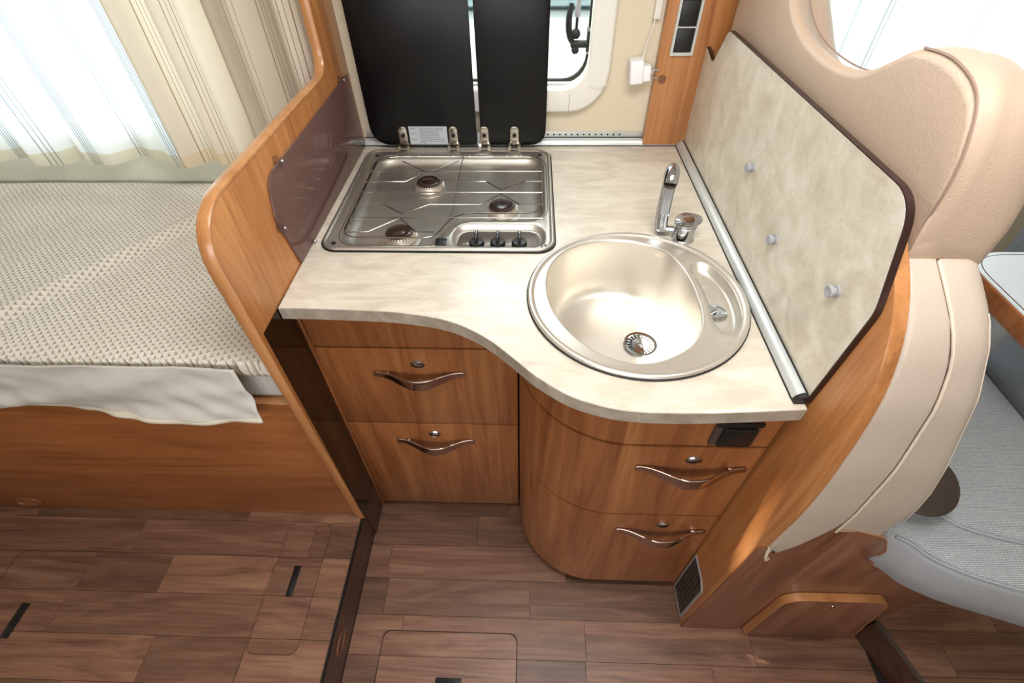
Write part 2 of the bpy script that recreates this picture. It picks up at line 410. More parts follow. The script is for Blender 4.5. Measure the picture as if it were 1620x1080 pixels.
def catmull(pts, n=8, closed=False):
    P = [Vector(p) for p in pts]; out = []; N = len(P)
    for i in range(N if closed else N-1):
        if closed: a, b, c, d = P[i-1], P[i], P[(i+1) % N], P[(i+2) % N]
        else: a, b, c, d = P[max(i-1, 0)], P[i], P[i+1], P[min(i+2, N-1)]
        for k in range(n):
            t = k/n
            out.append(0.5*((2*b)+(c-a)*t+(2*a-5*b+4*c-d)*t*t+(3*b-a-3*c+d)*t**3))
    if not closed: out.append(P[-1])
    return out
def smooth2(a, b, x):
    t = min(1, max(0, (x-a)/(b-a))); return t*t*(3-2*t)
def text(txt, size, origin, xdir, ydir, name, mat, parent, ext=0.0002, align='LEFT', spacing=1.0):
    c = bpy.data.curves.new('t', 'FONT'); c.body = txt; c.size = size; c.extrude = ext; c.align_x = align; c.space_line = spacing; c.resolution_u = 2
    o = bpy.data.objects.new('t', c); COL.objects.link(o)
    bpy.context.view_layer.update()
    me = bpy.data.meshes.new_from_object(o.evaluated_get(bpy.context.evaluated_depsgraph_get()))
    bpy.data.objects.remove(o); bpy.data.curves.remove(c)
    X, Y = Vector(xdir).normalized(), Vector(ydir).normalized(); Z = X.cross(Y)
    at = WL[parent]
    for v in me.vertices: v.co = Vector(origin)+X*v.co.x+Y*v.co.y+Z*v.co.z-at
    me.materials.clear(); me.materials.append(M[mat]); me.name = name
    ob = bpy.data.objects.new(name, me); _link(ob, parent, at); return ob
def clip(poly, x0, y0, x1, y1):
    def side(P, ins, inter):
        out = []
        for i in range(len(P)):
            a, b = P[i-1], P[i]
            if ins(b):
                if not ins(a): out.append(inter(a, b))
                out.append(b)
            elif ins(a): out.append(inter(a, b))
        return out
    def ix(v): return lambda a, b: (v, a[1]+(b[1]-a[1])*(v-a[0])/(b[0]-a[0]))
    def iy(v): return lambda a, b: (a[0]+(b[0]-a[0])*(v-a[1])/(b[1]-a[1]), v)
    for ins, it in ((lambda p: p[0] >= x0, ix(x0)), (lambda p: p[0] <= x1, ix(x1)), (lambda p: p[1] >= y0, iy(y0)), (lambda p: p[1] <= y1, iy(y1))):
        poly = side(poly, ins, it)
        if not poly: return []
    # drop doubles
    out = []
    for p in poly:
        if not out or math.dist(p, out[-1]) > 1e-5: out.append(p)
    if len(out) > 1 and math.dist(out[0], out[-1]) < 1e-5: out.pop()
    return out

# ---------------------------------------------------------------- SETTING
ROWS = [-1.003 + 0.0985*k for k in range(0, 26)]   # strip edges (0.671, 0.573, 0.474 ... fall on it)
ROWS = [0.671 + 0.0985*(k-17) for k in range(0, 26)]
def planks(parent, region, z, joints, x0, x1, prefix='plank', rng=None, gap=0.0005, th=0.004, rows=ROWS):
    """vinyl strips clipped to a convex region; joints: {row index: [x joints]}"""
    rng = rng or R
    for i, (ya, yb) in enumerate(zip(rows, rows[1:])):
        if i in joints: js = sorted(joints[i])
        else:
            js = []; x = x0 + rng.uniform(0.1, 0.4)
            while x < x1: js.append(x); x += rng.choice([0.22, 0.34, 0.42, 0.51])
        xs = [x0-0.01]+[j for j in js if x0 < j < x1]+[x1+0.01]
        for xa, xb in zip(xs, xs[1:]):
            pg = clip(region, xa+gap, ya+gap, xb-gap, yb-gap)
            if len(pg) < 3: continue
            ar = abs(sum(pg[k-1][0]*pg[k][1]-pg[k][0]*pg[k-1][1] for k in range(len(pg))))/2
            if ar < 2e-5: continue
            cx = sum(p[0] for p in pg)/len(pg); cy = sum(p[1] for p in pg)/len(pg)
            b = prism([(p[0]-cx, p[1]-cy) for p in pg], 'z', -th, 0)
            for v in b.verts: v.co += Vector((cx, cy, z))
            o = emit(b, 'plank', 'plank', parent, smooth=0)
# central floor
fl = struct('floor', (0, 0.3, 0))
emit(box((-2.3, -1.0, -0.03), (2.3, 1.40, -0.0045)), 'underlay', 'gap', fl, smooth=0)
J = {16: [-0.148, 0.12], 15: [-0.41, 0.125], 14: [-0.40, 0.018], 13: [-0.338, 0.171, 0.62], 12: [-0.30, 0.167, 0.5], 11: [-0.2, 0.22, 0.6], 17: [-0.466, -0.05]}
HX0, HX1, HY0, HY1 = -0.387, -0.016, -0.10, 0.337
# area under the hatch is left out of the strips by splitting the region in four rectangles
G = 0.0012
for reg in ([(-0.474, HY1+G), (0.92, HY1+G), (0.92, 0.73), (-0.474, 0.73)], [(-0.474, -1.0), (HX0-G, -1.0), (HX0-G, HY1+G), (-0.474, HY1+G)],
            [(HX1+G, -0.4), (0.92, -0.4), (0.92, HY1+G), (HX1+G, HY1+G)]):
    planks(fl, reg, 0.0, J, -0.48, 0.93)
ht = thing('floor_hatch', (-0.2, 0.118, -0.004), 'rounded hatch cut in the lower wood floor, holding the black pull at the bottom edge', 'hatch')
emit(prism(rrect(HX0+0.001, HY0, HX1-0.001, HY1-0.001, 0.022), 'z', -0.0042, -0.0035), 'hatch_board', 'gap', ht, smooth=0)
planks(ht, rrect(HX0+0.0012, HY0, HX1-0.0012, HY1-0.0012, 0.022), 0.0006, {13: [], 12: [], 11: [-0.2]}, -0.5, 0.2)
def corner_fill(parent, x0, y0, x1, y1, r, z, which='abcd', g=0.0012):
    for nm, (cx, cy, px, py, a0) in dict(a=(x1-r, y1-r, x1+g, y1+g, 0), b=(x0+r, y1-r, x0-g, y1+g, 90), c=(x0+r, y0+r, x0-g, y0-g, 180), d=(x1-r, y0+r, x1+g, y0-g, 270)).items():
        if nm not in which: continue
        arc = [(cx+(r+g)*math.cos(math.radians(a0+90*k/8)), cy+(r+g)*math.sin(math.radians(a0+90*k/8))) for k in range(9)]
        b = prism([(q[0]-px, q[1]-py) for q in [(px, py)]+arc[::-1]], 'z', -0.004, 0)
        for v in b.verts: v.co += Vector((px, py, z))
        emit(b, 'plank', 'plank', parent, smooth=0)
corner_fill(fl, HX0, HY0, HX1, HY1, 0.022, 0.0, 'ab')
def pull(cx, cy, z, lx, ly, label, grp='recessed black floor hatch pulls'):
    t = thing('hatch_pull', (cx, cy, z), label, 'handle', grp)
    emit(box((cx-lx/2, cy-ly/2, z), (cx+lx/2, cy+ly/2, z+0.002), 0.0006), 'plate', 'black', t)
    k = 0.26
    emit(box((cx-lx*k, cy-ly*(0.5-0.28*ly/max(lx, ly)-0.04), z+0.002), (cx+lx*k, cy+ly*(0.5-0.28*ly/max(lx, ly)-0.04), z+0.0035), 0.0006), 'latch', 'rubber', t)
    return t
pull(-0.194, 0.214, 0.0007, 0.068, 0.034, 'black recessed pull in the hatch of the lower floor')
emit(lathe([(0.0, 0), (0.006, 0.0004), (0.006, 0.0012), (0.0, 0.0014)], (-0.286, 0.631, 0.0)), 'floor_screw', 'ring', None, label='small brown screw cap in the floor below the left drawers', cat='screw')

# raised floor, left
PZ = 0.15
fr = struct('floor_left', (-1.3, 0.1, 0.0)); fr.name = 'floor'
emit(box((-2.3, -1.0, 0.0), (-0.479, 0.62, PZ-0.0045)), 'platform_body', 'gap', fr, smooth=0)
A0, A1, AY0, AY1 = -0.681, -0.556, 0.244, 0.566        # narrow hatch
B0, B1, BY0, BY1 = -1.42, -0.686, -0.30, 0.476         # wide hatch
JL = {16: [-0.811, -1.45], 15: [-1.109, -1.72], 14: [-1.20, -0.976, -1.55], 13: [-1.209, -1.50], 12: [-0.924, -1.3], 11: [-1.1, -0.8]}
XR = -0.4765
for reg in ([(-2.3, AY1), (XR, AY1), (XR, 0.62), (-2.3, 0.62)], [(A1+G, -1.0), (XR, -1.0), (XR, AY1), (A1+G, AY1)],
            [(-2.3, -1.0), (A0-G, -1.0), (A0-G, AY1), (-2.3, AY1)], [(A0-G, -1.0), (A1+G, -1.0), (A1+G, AY0-G), (A0-G, AY0-G)]):
    planks(fr, reg, PZ, JL, -2.3, XR)
corner_fill(fr, A0, AY0, A1, AY1, 0.02, PZ)
h2 = thing('floor_hatch', (-0.618, 0.40, PZ-0.004), 'narrow rounded hatch in the raised floor left of the step edge', 'hatch')
emit(prism(rrect(A0, AY0, A1, AY1, 0.02), 'z', PZ-0.0042, PZ-0.0035), 'hatch_board', 'gap', h2, smooth=0)
planks(h2, rrect(A0, AY0, A1, AY1, 0.02), PZ+0.0004, {16: [-0.601], 15: [-0.601], 14: [], 13: [], 12: []}, -0.8, -0.4)
pull(-0.618, 0.412, PZ+0.0005, 0.018, 0.078, 'black recessed pull in the narrow hatch near the step edge')
pull(-1.305, 0.300, PZ+0.0002, 0.022, 0.080, 'black recessed pull at the far left of the raised floor')
# hatch outline strips of the wide hatch (a faint joint)
emit(tube([(x, y, PZ+0.0001) for x, y in rrect(B0, BY0, B1, BY1, 0.03)], 0.0006, closed=True, n=4), 'hatch_joint', 'gap', fr)
# riser and edge trim, left step
st = struct('trim_1', (-0.476, 0.2, 0))
emit(box((-0.4785, -1.0, 0.0), (-0.4755, 0.70, PZ-0.012)), 'riser', 'riser', st, smooth=0)
emit(box((-0.479, -1.0, PZ-0.012), (-0.4745, 0.604, PZ+0.0012), 0.0006), 'edge_strip', 'rubber', st)
rg = thing('finger_ring', (-0.475, 0.30, 0.075), 'brown oval finger pull set in the dark step riser', 'handle', 'brown round finger pulls')
def ringpull(t, c, ax, r=0.026):
    b = B(); u = {'x': (Vector((0, 1, 0)), Vector((0, 0, 1))), 'y': (Vector((1, 0, 0)), Vector((0, 0, 1)))}[ax]
    pts = [Vector(c)+u[0]*math.cos(a)*r*1.15+u[1]*math.sin(a)*r*0.72 for a in [2*PI*k/32 for k in range(32)]]
    emit(tube(pts, 0.0032, closed=True, n=8), 'ring', 'ring', t)
    b = B(); V = [b.verts.new(p) for p in pts]; b.faces.new(V)
    emit(b, 'recess', 'riser' if ax == 'x' else 'wood_x', t, smooth=0)
ringpull(rg, (-0.4750, 0.288, 0.078), 'x')

# raised floor, right
QZ = 0.12
f3 = struct('floor_right', (1.3, 0.1, 0.0)); f3.name = 'floor'
edge = [(0.9085, 0.364), (0.962, 0.215), (1.10, -0.20)]
REG = [(0.9085, 0.364), (0.962, 0.215), (1.25, -0.60), (2.3, -0.60), (2.3, 0.70), (1.12, 0.70)]
emit(prism(REG, 'z', 0.0, QZ-0.0045), 'platform_body', 'gap', f3, smooth=0)
REGc = [(0.9085, 0.364), (1.25, -0.60), (2.3, -0.60), (2.3, 0.70), (1.13, 0.70)]
planks(f3, REGc, QZ, {13: [1.043], 12: [1.3], 14: [1.2]}, 0.85, 2.3, rows=[r-0.03 for r in ROWS])
t2 = struct('trim_2', (0.93, 0.3, 0))
b = B(); V = [(0.9085, 0.3635), (1.25, -0.60)]
d = (Vector((V[1][0], V[1][1], 0))-Vector((V[0][0], V[0][1], 0))).normalized(); nrm = Vector((d.y, -d.x, 0))
if nrm.x > 0: nrm = -nrm
for nm, z0, z1, th, mt in (('riser', 0.0, QZ-0.004, 0.003, 'riser'), ('edge_strip', QZ-0.004, QZ+0.0015, 0.005, 'ctrl')):
    p0 = Vector((V[0][0], V[0][1], 0)); p1 = Vector((V[1][0], V[1][1], 0)); q = nrm*th; ins = -nrm*(0.006 if nm == 'edge_strip' else 0)
    emit(prism([tuple((p0+ins)[:2]), tuple((p1+ins)[:2]), tuple((p1+q)[:2]), tuple((p0+q)[:2])], 'z', z0, z1), nm, mt, t2, smooth=0)

# walls and ceiling
W1 = rrect(-0.36, 1.068, 0.150, 1.64, 0.065)
W2 = rrect(-2.15, 0.985, -0.76, 1.62, 0.06)
W3 = rrect(0.70, 0.99, 1.98, 1.62, 0.06)
wb = emit(prism([(-2.3, 0), (2.3, 0), (2.3, 2.0), (-2.3, 2.0)], 'y', 1.36, 1.395, holes=[W1, W2, W3]), 'wall_back', 'wall', None, smooth=0, kind='structure')
emit(prism([(-2.3, 0), (2.3, 0), (2.3, 2.0), (-2.3, 2.0)], 'y', -1.03, -1.0, holes=[rrect(-1.0, 1.05, 0.6, 1.65, 0.06)]), 'wall_front', 'wall', None, smooth=0, kind='structure')
emit(box((-2.33, -1.03, 0), (-2.3, 1.395, 2.0)), 'wall_left', 'wall', None, smooth=0, kind='structure')
emit(box((2.3, -1.03, 0), (2.33, 1.395, 2.0)), 'wall_right', 'wall', None, smooth=0, kind='structure')
# ceiling openings added out of view, shaped to throw sun patches on sink and partition
HS = [[(-0.235, 0.745), (-0.13, 0.70), (-0.10, 0.90), (-0.20, 0.985)], [(-0.012, 0.545), (-0.138, 0.518), (-0.138, 0.546)]]
emit(prism([(-2.33, -1.03), (2.33, -1.03), (2.33, 1.395), (-2.33, 1.395)], 'z', 2.0, 2.02, holes=HS), 'ceiling', 'ceiling', None, smooth=0, kind='structure')

# outdoors, seen through the kitchen window
emit(box((-3, 1.6, 0.0), (4, 2.55, 0.02)), 'ground_outside', 'paving', None, smooth=0, kind='structure')
vn = thing('parked_vehicle', (0.6, 2.3, 0.0), 'pale blue-white vehicle blurred outside the kitchen window', 'vehicle')
emit(box((-1.2, 2.50, 0.62), (2.4, 3.6, 0.98), 0.05), 'body', 'van_white', vn)
emit(box((-1.0, 2.52, 0.98), (2.2, 3.5, 1.5), 0.08), 'cabin_glass', 'van_blue', vn)
emit(box((-1.2, 2.55, 0.52), (2.4, 3.5, 0.62), 0.02), 'sill', 'grass', vn, label='green lower stripe')

# window frames
def window(name, hole_x0, hole_z0, hole_x1, hole_z1, r, loc):
    wn = struct(name, loc)
    outer = rrect(hole_x0-0.052, hole_z0-0.056, hole_x1+0.052, hole_z1+0.056, r+0.035)
    inner = rrect(hole_x0-0.004, hole_z0+0.006, hole_x1-0.004, hole_z1-0.004, r)
    emit(prism(outer, 'y', 1.335, 1.362, holes=[inner], bev=0.008, seg=3, bev_side=False), 'frame', 'white_plastic', wn)
    emit(prism(rrect(hole_x0-0.03, hole_z0-0.03, hole_x1+0.03, hole_z1+0.03, r), 'y', 1.398, 1.402), 'pane', 'glass', wn, smooth=0)
    emit(prism(rrect(hole_x0-0.01, hole_z0-0.005, hole_x1+0.006, hole_z1+0.01, r), 'y', 1.388, 1.3975, holes=[rrect(hole_x0+0.004, hole_z0+0.010, hole_x1-0.006, hole_z1-0.006, r-0.006)]), 'seal', 'rubber', wn)
    return wn
w1 = window('window_1', -0.36, 1.068, 0.150, 1.64, 0.065, (-0.1, 1.36, 1.0))
emit(box((-0.33, 1.352, 1.066), (0.118, 1.368, 1.080), 0.002), 'blind_slot', 'grey_plastic', w1, label='grey blind slot along the window sill')
emit(tube(catmull([(0.146, 1.339, 1.083), (0.16, 1.330, 1.079), (0.18, 1.329, 1.078), (0.200, 1.333, 1.084)], 6), 0.0007, n=5), 'cord', 'white_plastic', w1, label='thin white cord tied around the frame corner')
emit(box((0.1035, 1.3335, 1.013), (0.1045, 1.3365, 1.06)), 'frame_joint', 'grey_plastic', w1)
window('window_2', -2.15, 0.985, -0.76, 1.62, 0.06, (-1.4, 1.36, 0.9))
window('window_3', 0.70, 0.99, 1.98, 1.62, 0.06, (1.3, 1.36, 0.9))
# latch with gas stay
lt = thing('window_latch', (0.125, 1.385, 1.15), 'black lever latch at the right side of the kitchen window', 'latch')
lev = catmull([(0.098, 1.372, 1.250), (0.093, 1.368, 1.225), (0.094, 1.368, 1.195), (0.102, 1.370, 1.172), (0.118, 1.374, 1.163)], 6)
emit(tube(lev, [0.0045+0.0035*math.sin(PI*min(1, k/(len(lev)-1)*0.9+0.1)) for k in range(len(lev))], n=10), 'lever', 'black', lt)
emit(box((0.100, 1.366, 1.156), (0.150, 1.380, 1.172), 0.004), 'base', 'black', lt)
emit(lathe([(0.0, 0), (0.011, 0.001), (0.011, 0.012), (0.0, 0.014)], (0.112, 1.382, 1.186), 'y', sgn=-1), 'pivot', 'black', lt)
emit(lathe([(0.0, 0), (0.009, 0.001), (0.009, 0.012), (0.0, 0.013)], (0.113, 1.382, 1.151), 'y', sgn=-1), 'lower_knob', 'black', lt)
emit(box((0.140, 1.366, 1.142), (0.149, 1.386, 1.20), 0.003), 'side_bracket', 'black', lt)
emit(lathe([(0.0, 0), (0.0035, 0.0005), (0.003, 0.003), (0, 0.0032)], (0.144, 1.366, 1.196), 'y', sgn=-1, n=12), 'screw', 'chrome', lt)
emit(lathe([(0.0, 0), (0.0035, 0.0005), (0.003, 0.003), (0, 0.0032)], (0.144, 1.366, 1.147), 'y', sgn=-1, n=12), 'screw', 'chrome', lt)
sy_ = thing('window_stay', (0.118, 1.38, 1.20), 'grey telescopic stay rod rising from the black window latch', 'rod')
emit(tube([(0.113, 1.374, 1.222), (0.121, 1.376, 1.60)], 0.0065, n=12), 'sleeve', 'grey_plastic', sy_)
emit(tube([(0.1125, 1.374, 1.192), (0.113, 1.374, 1.222)], 0.0035, n=10), 'rod', 'black', sy_)

# ---------------------------------------------------------------- LARGE FURNITURE
# left partition
LX = -0.470
outl = rnd([(0.594, PZ+0.001), (0.577, 1.156, 0.10), (1.212, 1.150, 0.055), (1.238, 1.99), (1.358, 1.99), (1.358, 0.152)], n=10)
pl = thing('side_partition', (LX-0.009, 0.95, PZ), 'tall curved cherry-wood partition between the bed and the hob', 'partition')
emit(prism(outl, 'x', LX-0.018, LX, bev=0.0015, seg=2), 'panel', 'wood_diag', pl)
# edge band: the front outline only
eb = [p for p in rnd([(0.594, PZ+0.001), (0.577, 1.156, 0.10), (1.212, 1.150, 0.055), (1.238, 1.99)], n=12)]
eb = [e for e in rnd([(0.594, PZ+0.001), (0.577, 1.156, 0.10), (1.212, 1.150, 0.055), (1.238, 1.99), (1.4, 2.2), (1.4, -0.2)], n=12)][:-2]
ring = []
for i, p in enumerate(eb):
    a = Vector(eb[max(i-1, 0)]); c = Vector(eb[min(i+1, len(eb)-1)]); d = (c-a).normalized(); nn = Vector((-d.y, d.x))
    # outward is away from the panel: up / toward the viewer
    ring.append([(LX-0.0205, p[0], p[1]), (LX-0.0205, p[0]+nn.x*0.004, p[1]+nn.y*0.004), (LX-0.017, p[0]+nn.x*0.0062, p[1]+nn.y*0.0062),
                 (LX-0.003, p[0]+nn.x*0.0062, p[1]+nn.y*0.0062), (LX+0.0008, p[0]+nn.x*0.004, p[1]+nn.y*0.004), (LX+0.0008, p[0], p[1])])
emit(loft(ring), 'edge_band', 'wood_band', pl, smooth=50)
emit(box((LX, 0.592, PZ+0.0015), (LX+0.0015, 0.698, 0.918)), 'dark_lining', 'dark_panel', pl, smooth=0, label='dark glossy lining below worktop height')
emit(box((LX-0.012, 0.605, 0.0), (LX+0.0013, 0.71, PZ+0.001)), 'dark_foot', 'riser', pl, smooth=0)

# bed base, mattress, cover
bb = thing('bed', (-1.3, 0.60, PZ), 'bed on a long cherry-wood box panel beside the kitchen partition', 'bed')
emit(box((-2.3, 0.600, PZ), (LX-0.019, 0.618, 0.690), 0.0015), 'front_panel', 'wood_x', bb)
emit(box((-2.3, 0.6005, 0.690), (LX-0.019, 0.630, 0.696), 0.002), 'top_lip', 'wood_band', bb)
rg2 = thing('finger_ring', (-1.455, 0.6, 0.19), 'brown oval finger pull low in the bed panel', 'handle', 'brown round finger pulls')
ringpull(rg2, (-1.462, 0.5985, 0.190), 'y', 0.032)
emit(box((-2.28, 0.609, 0.70), (LX-0.024, 1.315, 0.815), 0.02, 4), 'mattress', 'mesh', bb, label='mattress with white mesh side')
def surf(fn, nu, nv, thick=0.0):
    b = B(); V = [[b.verts.new(fn(i/(nu-1), j/(nv-1))) for j in range(nv)] for i in range(nu)]
    for i in range(nu-1):
        for j in range(nv-1): b.faces.new((V[i][j], V[i+1][j], V[i+1][j+1], V[i][j+1]))
    if thick:
        bmesh.ops.recalc_face_normals(b, faces=b.faces)
        bmesh.ops.solidify(b, geom=list(b.faces), thickness=thick)
    return b
from mathutils import noise as mn
def cover(u, v):
    x = -2.28 + u*(2.28-0.492); s = v*0.765
    y = 0.598 + max(0, s-0.045)
    z = 0.842 - 0.012*v
    if s < 0.045: y = 0.598 - 0.006*math.sin(s/0.045*PI)*0.5; z = 0.842 - 0.045 + s - 0.004
    if 0.0 <= s-0.045 < 0.03: z -= 0.008*(1-(s-0.045)/0.03)**2
    f = smooth2(0.04, 0.12, s)
    dl = ((y-0.724) - 1.6*(x+1.118))/1.887 + 0.012*mn.noise(Vector((y*5, 0, 9)))
    z += f*(0.012*math.exp(-(dl/0.022)**2) - 0.005*math.exp(-((dl+0.045)/0.03)**2))
    z += f*0.006*mn.noise(Vector((x*3, y*4, 0.3))) + f*0.003*math.sin((x*0.8+y)*22)*mn.noise(Vector((x*2, y*2, 2)))
    y += (1-f)*0.006*mn.noise(Vector((x*6, 0, 1))); z += (1-f)*0.008*mn.noise(Vector((x*5, 3, 1)))
    if v > 0.97: z -= 0.01
    return (x, min(y, 1.314), z)
emit(surf(cover, 220, 90, 0.003), 'bed_cover', 'cover', None, smooth=180, label='cream crochet bedspread covering the bed top', cat='bedspread')
def sheet(u, v):
    x0 = -2.28; x1 = -0.556
    x = x0 + u*(x1-x0); 
    drop = 0.143 + 0.004*mn.noise(Vector((x*3, 0, 5))) + 0.0*u
    z = 0.832 - v*drop
    fold = 0.020*mn.noise(Vector((x*7+v*1.5, v*2.5, 2.2))) + 0.022*mn.noise(Vector((x*3+v*2, v*1.5, 7.7))) + 0.008*mn.noise(Vector((x*16-v*3, v*3, 1.7)))
    y = 0.592 - 0.010*math.sin(v*PI*0.6) + fold*(0.3+v*0.9) - 0.010 - 0.004*v
    y = min(y, 0.5945) if z > 0.69 else min(y, 0.592)
    x += 0.012*v*smooth2(0.85, 1, u)
    return (x, y, z)
shp = thing('bed_sheet', (-1.3, 0.59, 0.67), 'pale grey linen sheet hanging over the bed front below the crochet', 'sheet')
emit(surf(sheet, 160, 26, 0.0015), 'cloth', 'linen', shp, smooth=180)
def hem(u, v):
    a = Vector(sheet(u, 0.93+0.07*v)); return (a.x, a.y-0.0022, a.z)
emit(surf(hem, 160, 4, 0.001), 'hem', 'linen_hem', shp, smooth=180, label='cream hem strip')
# low wall padding behind the bed
emit(box((-2.3, 1.322, 0.70), (LX-0.02, 1.359, 0.925), 0.012, 3), 'wall_padding', 'bedwall', None, label='pale padded ledge along the wall behind the bed', cat='padding')

# curtains
def curtain(name, x0, x1, z0, z1, mat, label, grp, amp=0.018, folds=9, y0=1.285, seed=1, shear=0.0, hemwave=0.006, fab=1.5, nu=220, nv=24):
    b = B(); rr = random.Random(seed); uvl = b.loops.layers.uv.new('UVMap')
    ph = rr.uniform(0, 6); fr_ = [rr.uniform(0.85, 1.15) for _ in range(6)]
    V = []; UV = {}
    for i in range(nu):
        u = i/(nu-1); row = []
        for j in range(nv):
            v = j/(nv-1)
            w_ = u*folds*2*PI + ph + 0.6*math.sin(u*folds*2.1+seed) + 0.25*math.sin(v*2+seed)
            k = 1 - 0.25*v
            sn = math.sin(w_)
            y = y0 + amp*k*(0.75*sn + 0.25*math.sin(2.3*w_+1))
            x = x0 + u*(x1-x0) + 0.25*amp*math.cos(w_*1.0)*fab*0.6 + shear*(1-v)*(u-0.5)
            z = z0 + v*(z1-z0) + (1-v)*hemwave*math.sin(w_*0.5+1)
            vt = b.verts.new((x, min(y, 1.318), z)); row.append(vt); UV[vt] = (u*(x1-x0)*fab, (z-z0))
        V.append(row)
    for i in range(nu-1):
        for j in range(nv-1):
            f = b.faces.new((V[i][j], V[i+1][j], V[i+1][j+1], V[i][j+1]))
            for lp in f.loops: lp[uvl].uv = UV[lp.vert]
    return emit(b, name, mat, None, smooth=180, label=label, cat='curtain', group=grp, uvs=True)
curtain('sheer_curtain', -2.2, -0.895, 0.902, 1.80, 'sheer', 'sheer white curtain with thin stripes over the bed window', None, folds=7, amp=0.030, y0=1.275, seed=3)
curtain('drape', -0.925, -0.50, 0.925, 1.85, 'drape', 'gathered beige striped drape bunched beside the partition', None, folds=3.6, amp=0.052, y0=1.250, seed=5, fab=2.0, nu=220, shear=0.02)
curtain('sheer_curtain', 0.665, 2.15, 0.90, 1.80, 'sheer_plain', 'plain white sheer curtain behind the bench headrest', None, folds=7, amp=0.030, y0=1.275, seed=9)

# ---- worktop
def bez_round(pts): return pts
front = [(-0.471, 0.658), (-0.395, 0.657), (-0.274, 0.652), (-0.213, 0.645), (-0.154, 0.632), (-0.105, 0.610), (-0.058, 0.576),
         (-0.013, 0.531), (0.018, 0.500), (0.067, 0.464), (0.114, 0.445), (0.162, 0.4355), (0.237, 0.433), (0.323, 0.437), (0.4265, 0.444)]
fc = catmull([(p[0], p[1], 0) for p in front], 5); fc = [(p.x, p.y) for p in fc]
SXC, SYC, SR = 0.2045, 0.698, 0.2035
circ = lambda r, n=72, c=(SXC, SYC): [(c[0]+r*math.cos(2*PI*k/n), c[1]+r*math.sin(2*PI*k/n)) for k in range(n)]
top_poly = fc + [(0.4265, 1.359), (-0.4665, 1.359), (-0.4665, 0.658)]
top_poly[0] = (-0.4665, 0.6575)
top_poly = top_poly[:-1]
hob_hole = rrect(-0.425, 0.855, 0.040, 1.285, 0.03)
b = prism(top_poly, 'z', 0.8925, 0.92, holes=[circ(0.190), hob_hole])
wt = thing('worktop', (0, 0.95, 0.8925), 'pale stone-patterned worktop with S-curved front around sink and hob', 'worktop')
emit(b, 'slab', 'stone', wt, smooth=30)
# front edge band (a slightly darker laminate strip)
ring = []
fcs = [(-0.4665, 0.6575)] + fc[1:]
for i, p in enumerate(fcs):
    a = Vector(fcs[max(i-1, 0)]); c = Vector(fcs[min(i+1, len(fcs)-1)]); d = (c-a).normalized(); nn = Vector((d.y, -d.x))
    ring.append([(p[0], p[1], 0.893), (p[0]+nn.x*0.0012, p[1]+nn.y*0.0012, 0.893), (p[0]+nn.x*0.0012, p[1]+nn.y*0.0012, 0.9192), (p[0]+nn.x*0.0004, p[1]+nn.y*0.0004, 0.9202), (p[0], p[1], 0.9202)])
emit(loft(ring), 'edge_band', 'stone_edge', wt, smooth=30)
# aluminium rails
def rail(path_a, path_b, inward, name, label):
    """quarter-round profile; inward = unit vector away from the wall"""
    t = thing(name, path_a, label, 'trim rail', 'aluminium worktop rails')
    A, C, I = Vector(path_a), Vector(path_b), Vector(inward); s = 0.017
    prof = [(0, 0)] + [(s*math.cos(a), s*math.sin(a)) for a in [PI/2*k/8 for k in range(9)]]
    emit(loft([[P+I*u+Vector((0, 0, v)) for u, v in prof] for P in (A, C)]), 'profile', 'alu', t, smooth=40)
    emit(loft([[P+I*u+Vector((0, 0, v)) for u, v in ((s, 0), (s+0.0015, 0), (s+0.0015, 0.002), (s, 0.002))] for P in (A, C)]), 'gasket', 'rubber', t, smooth=0)
    emit(loft([[P+I*u+Vector((0, 0, v)) for u, v in ((0, s), (0.002, s), (0.002, s+0.0015), (0, s+0.0015))] for P in (A, C)]), 'gasket', 'rubber', t, smooth=0)
    return t
rail((-0.466, 1.357, 0.9202), (0.408, 1.357, 0.9202), (0, -1, 0), 'worktop_rail', 'aluminium rail along the back wall behind the hob')
r2 = rail((0.4265, 0.462, 0.9202), (0.4265, 1.338, 0.9202), (-1, 0, 0), 'worktop_rail', 'aluminium rail along the right splashboard beside the sink')
cap = [(0.4265, 0.452), (0.4265, 0.462)]
s = 0.0178
prof = [(0, 0)] + [(s*math.cos(a), s*math.sin(a)) for a in [PI/2*k/8 for k in range(9)]]
emit(loft([[(0.4265-u, y, 0.9202+v) for u, v in prof] for y in (0.453, 0.462)]), 'end_cap', 'black', r2)
emit(box((0.4085, 1.3385, 0.9202), (0.4265, 1.3575, 0.938), 0.003), 'corner_cap', 'black', r2)

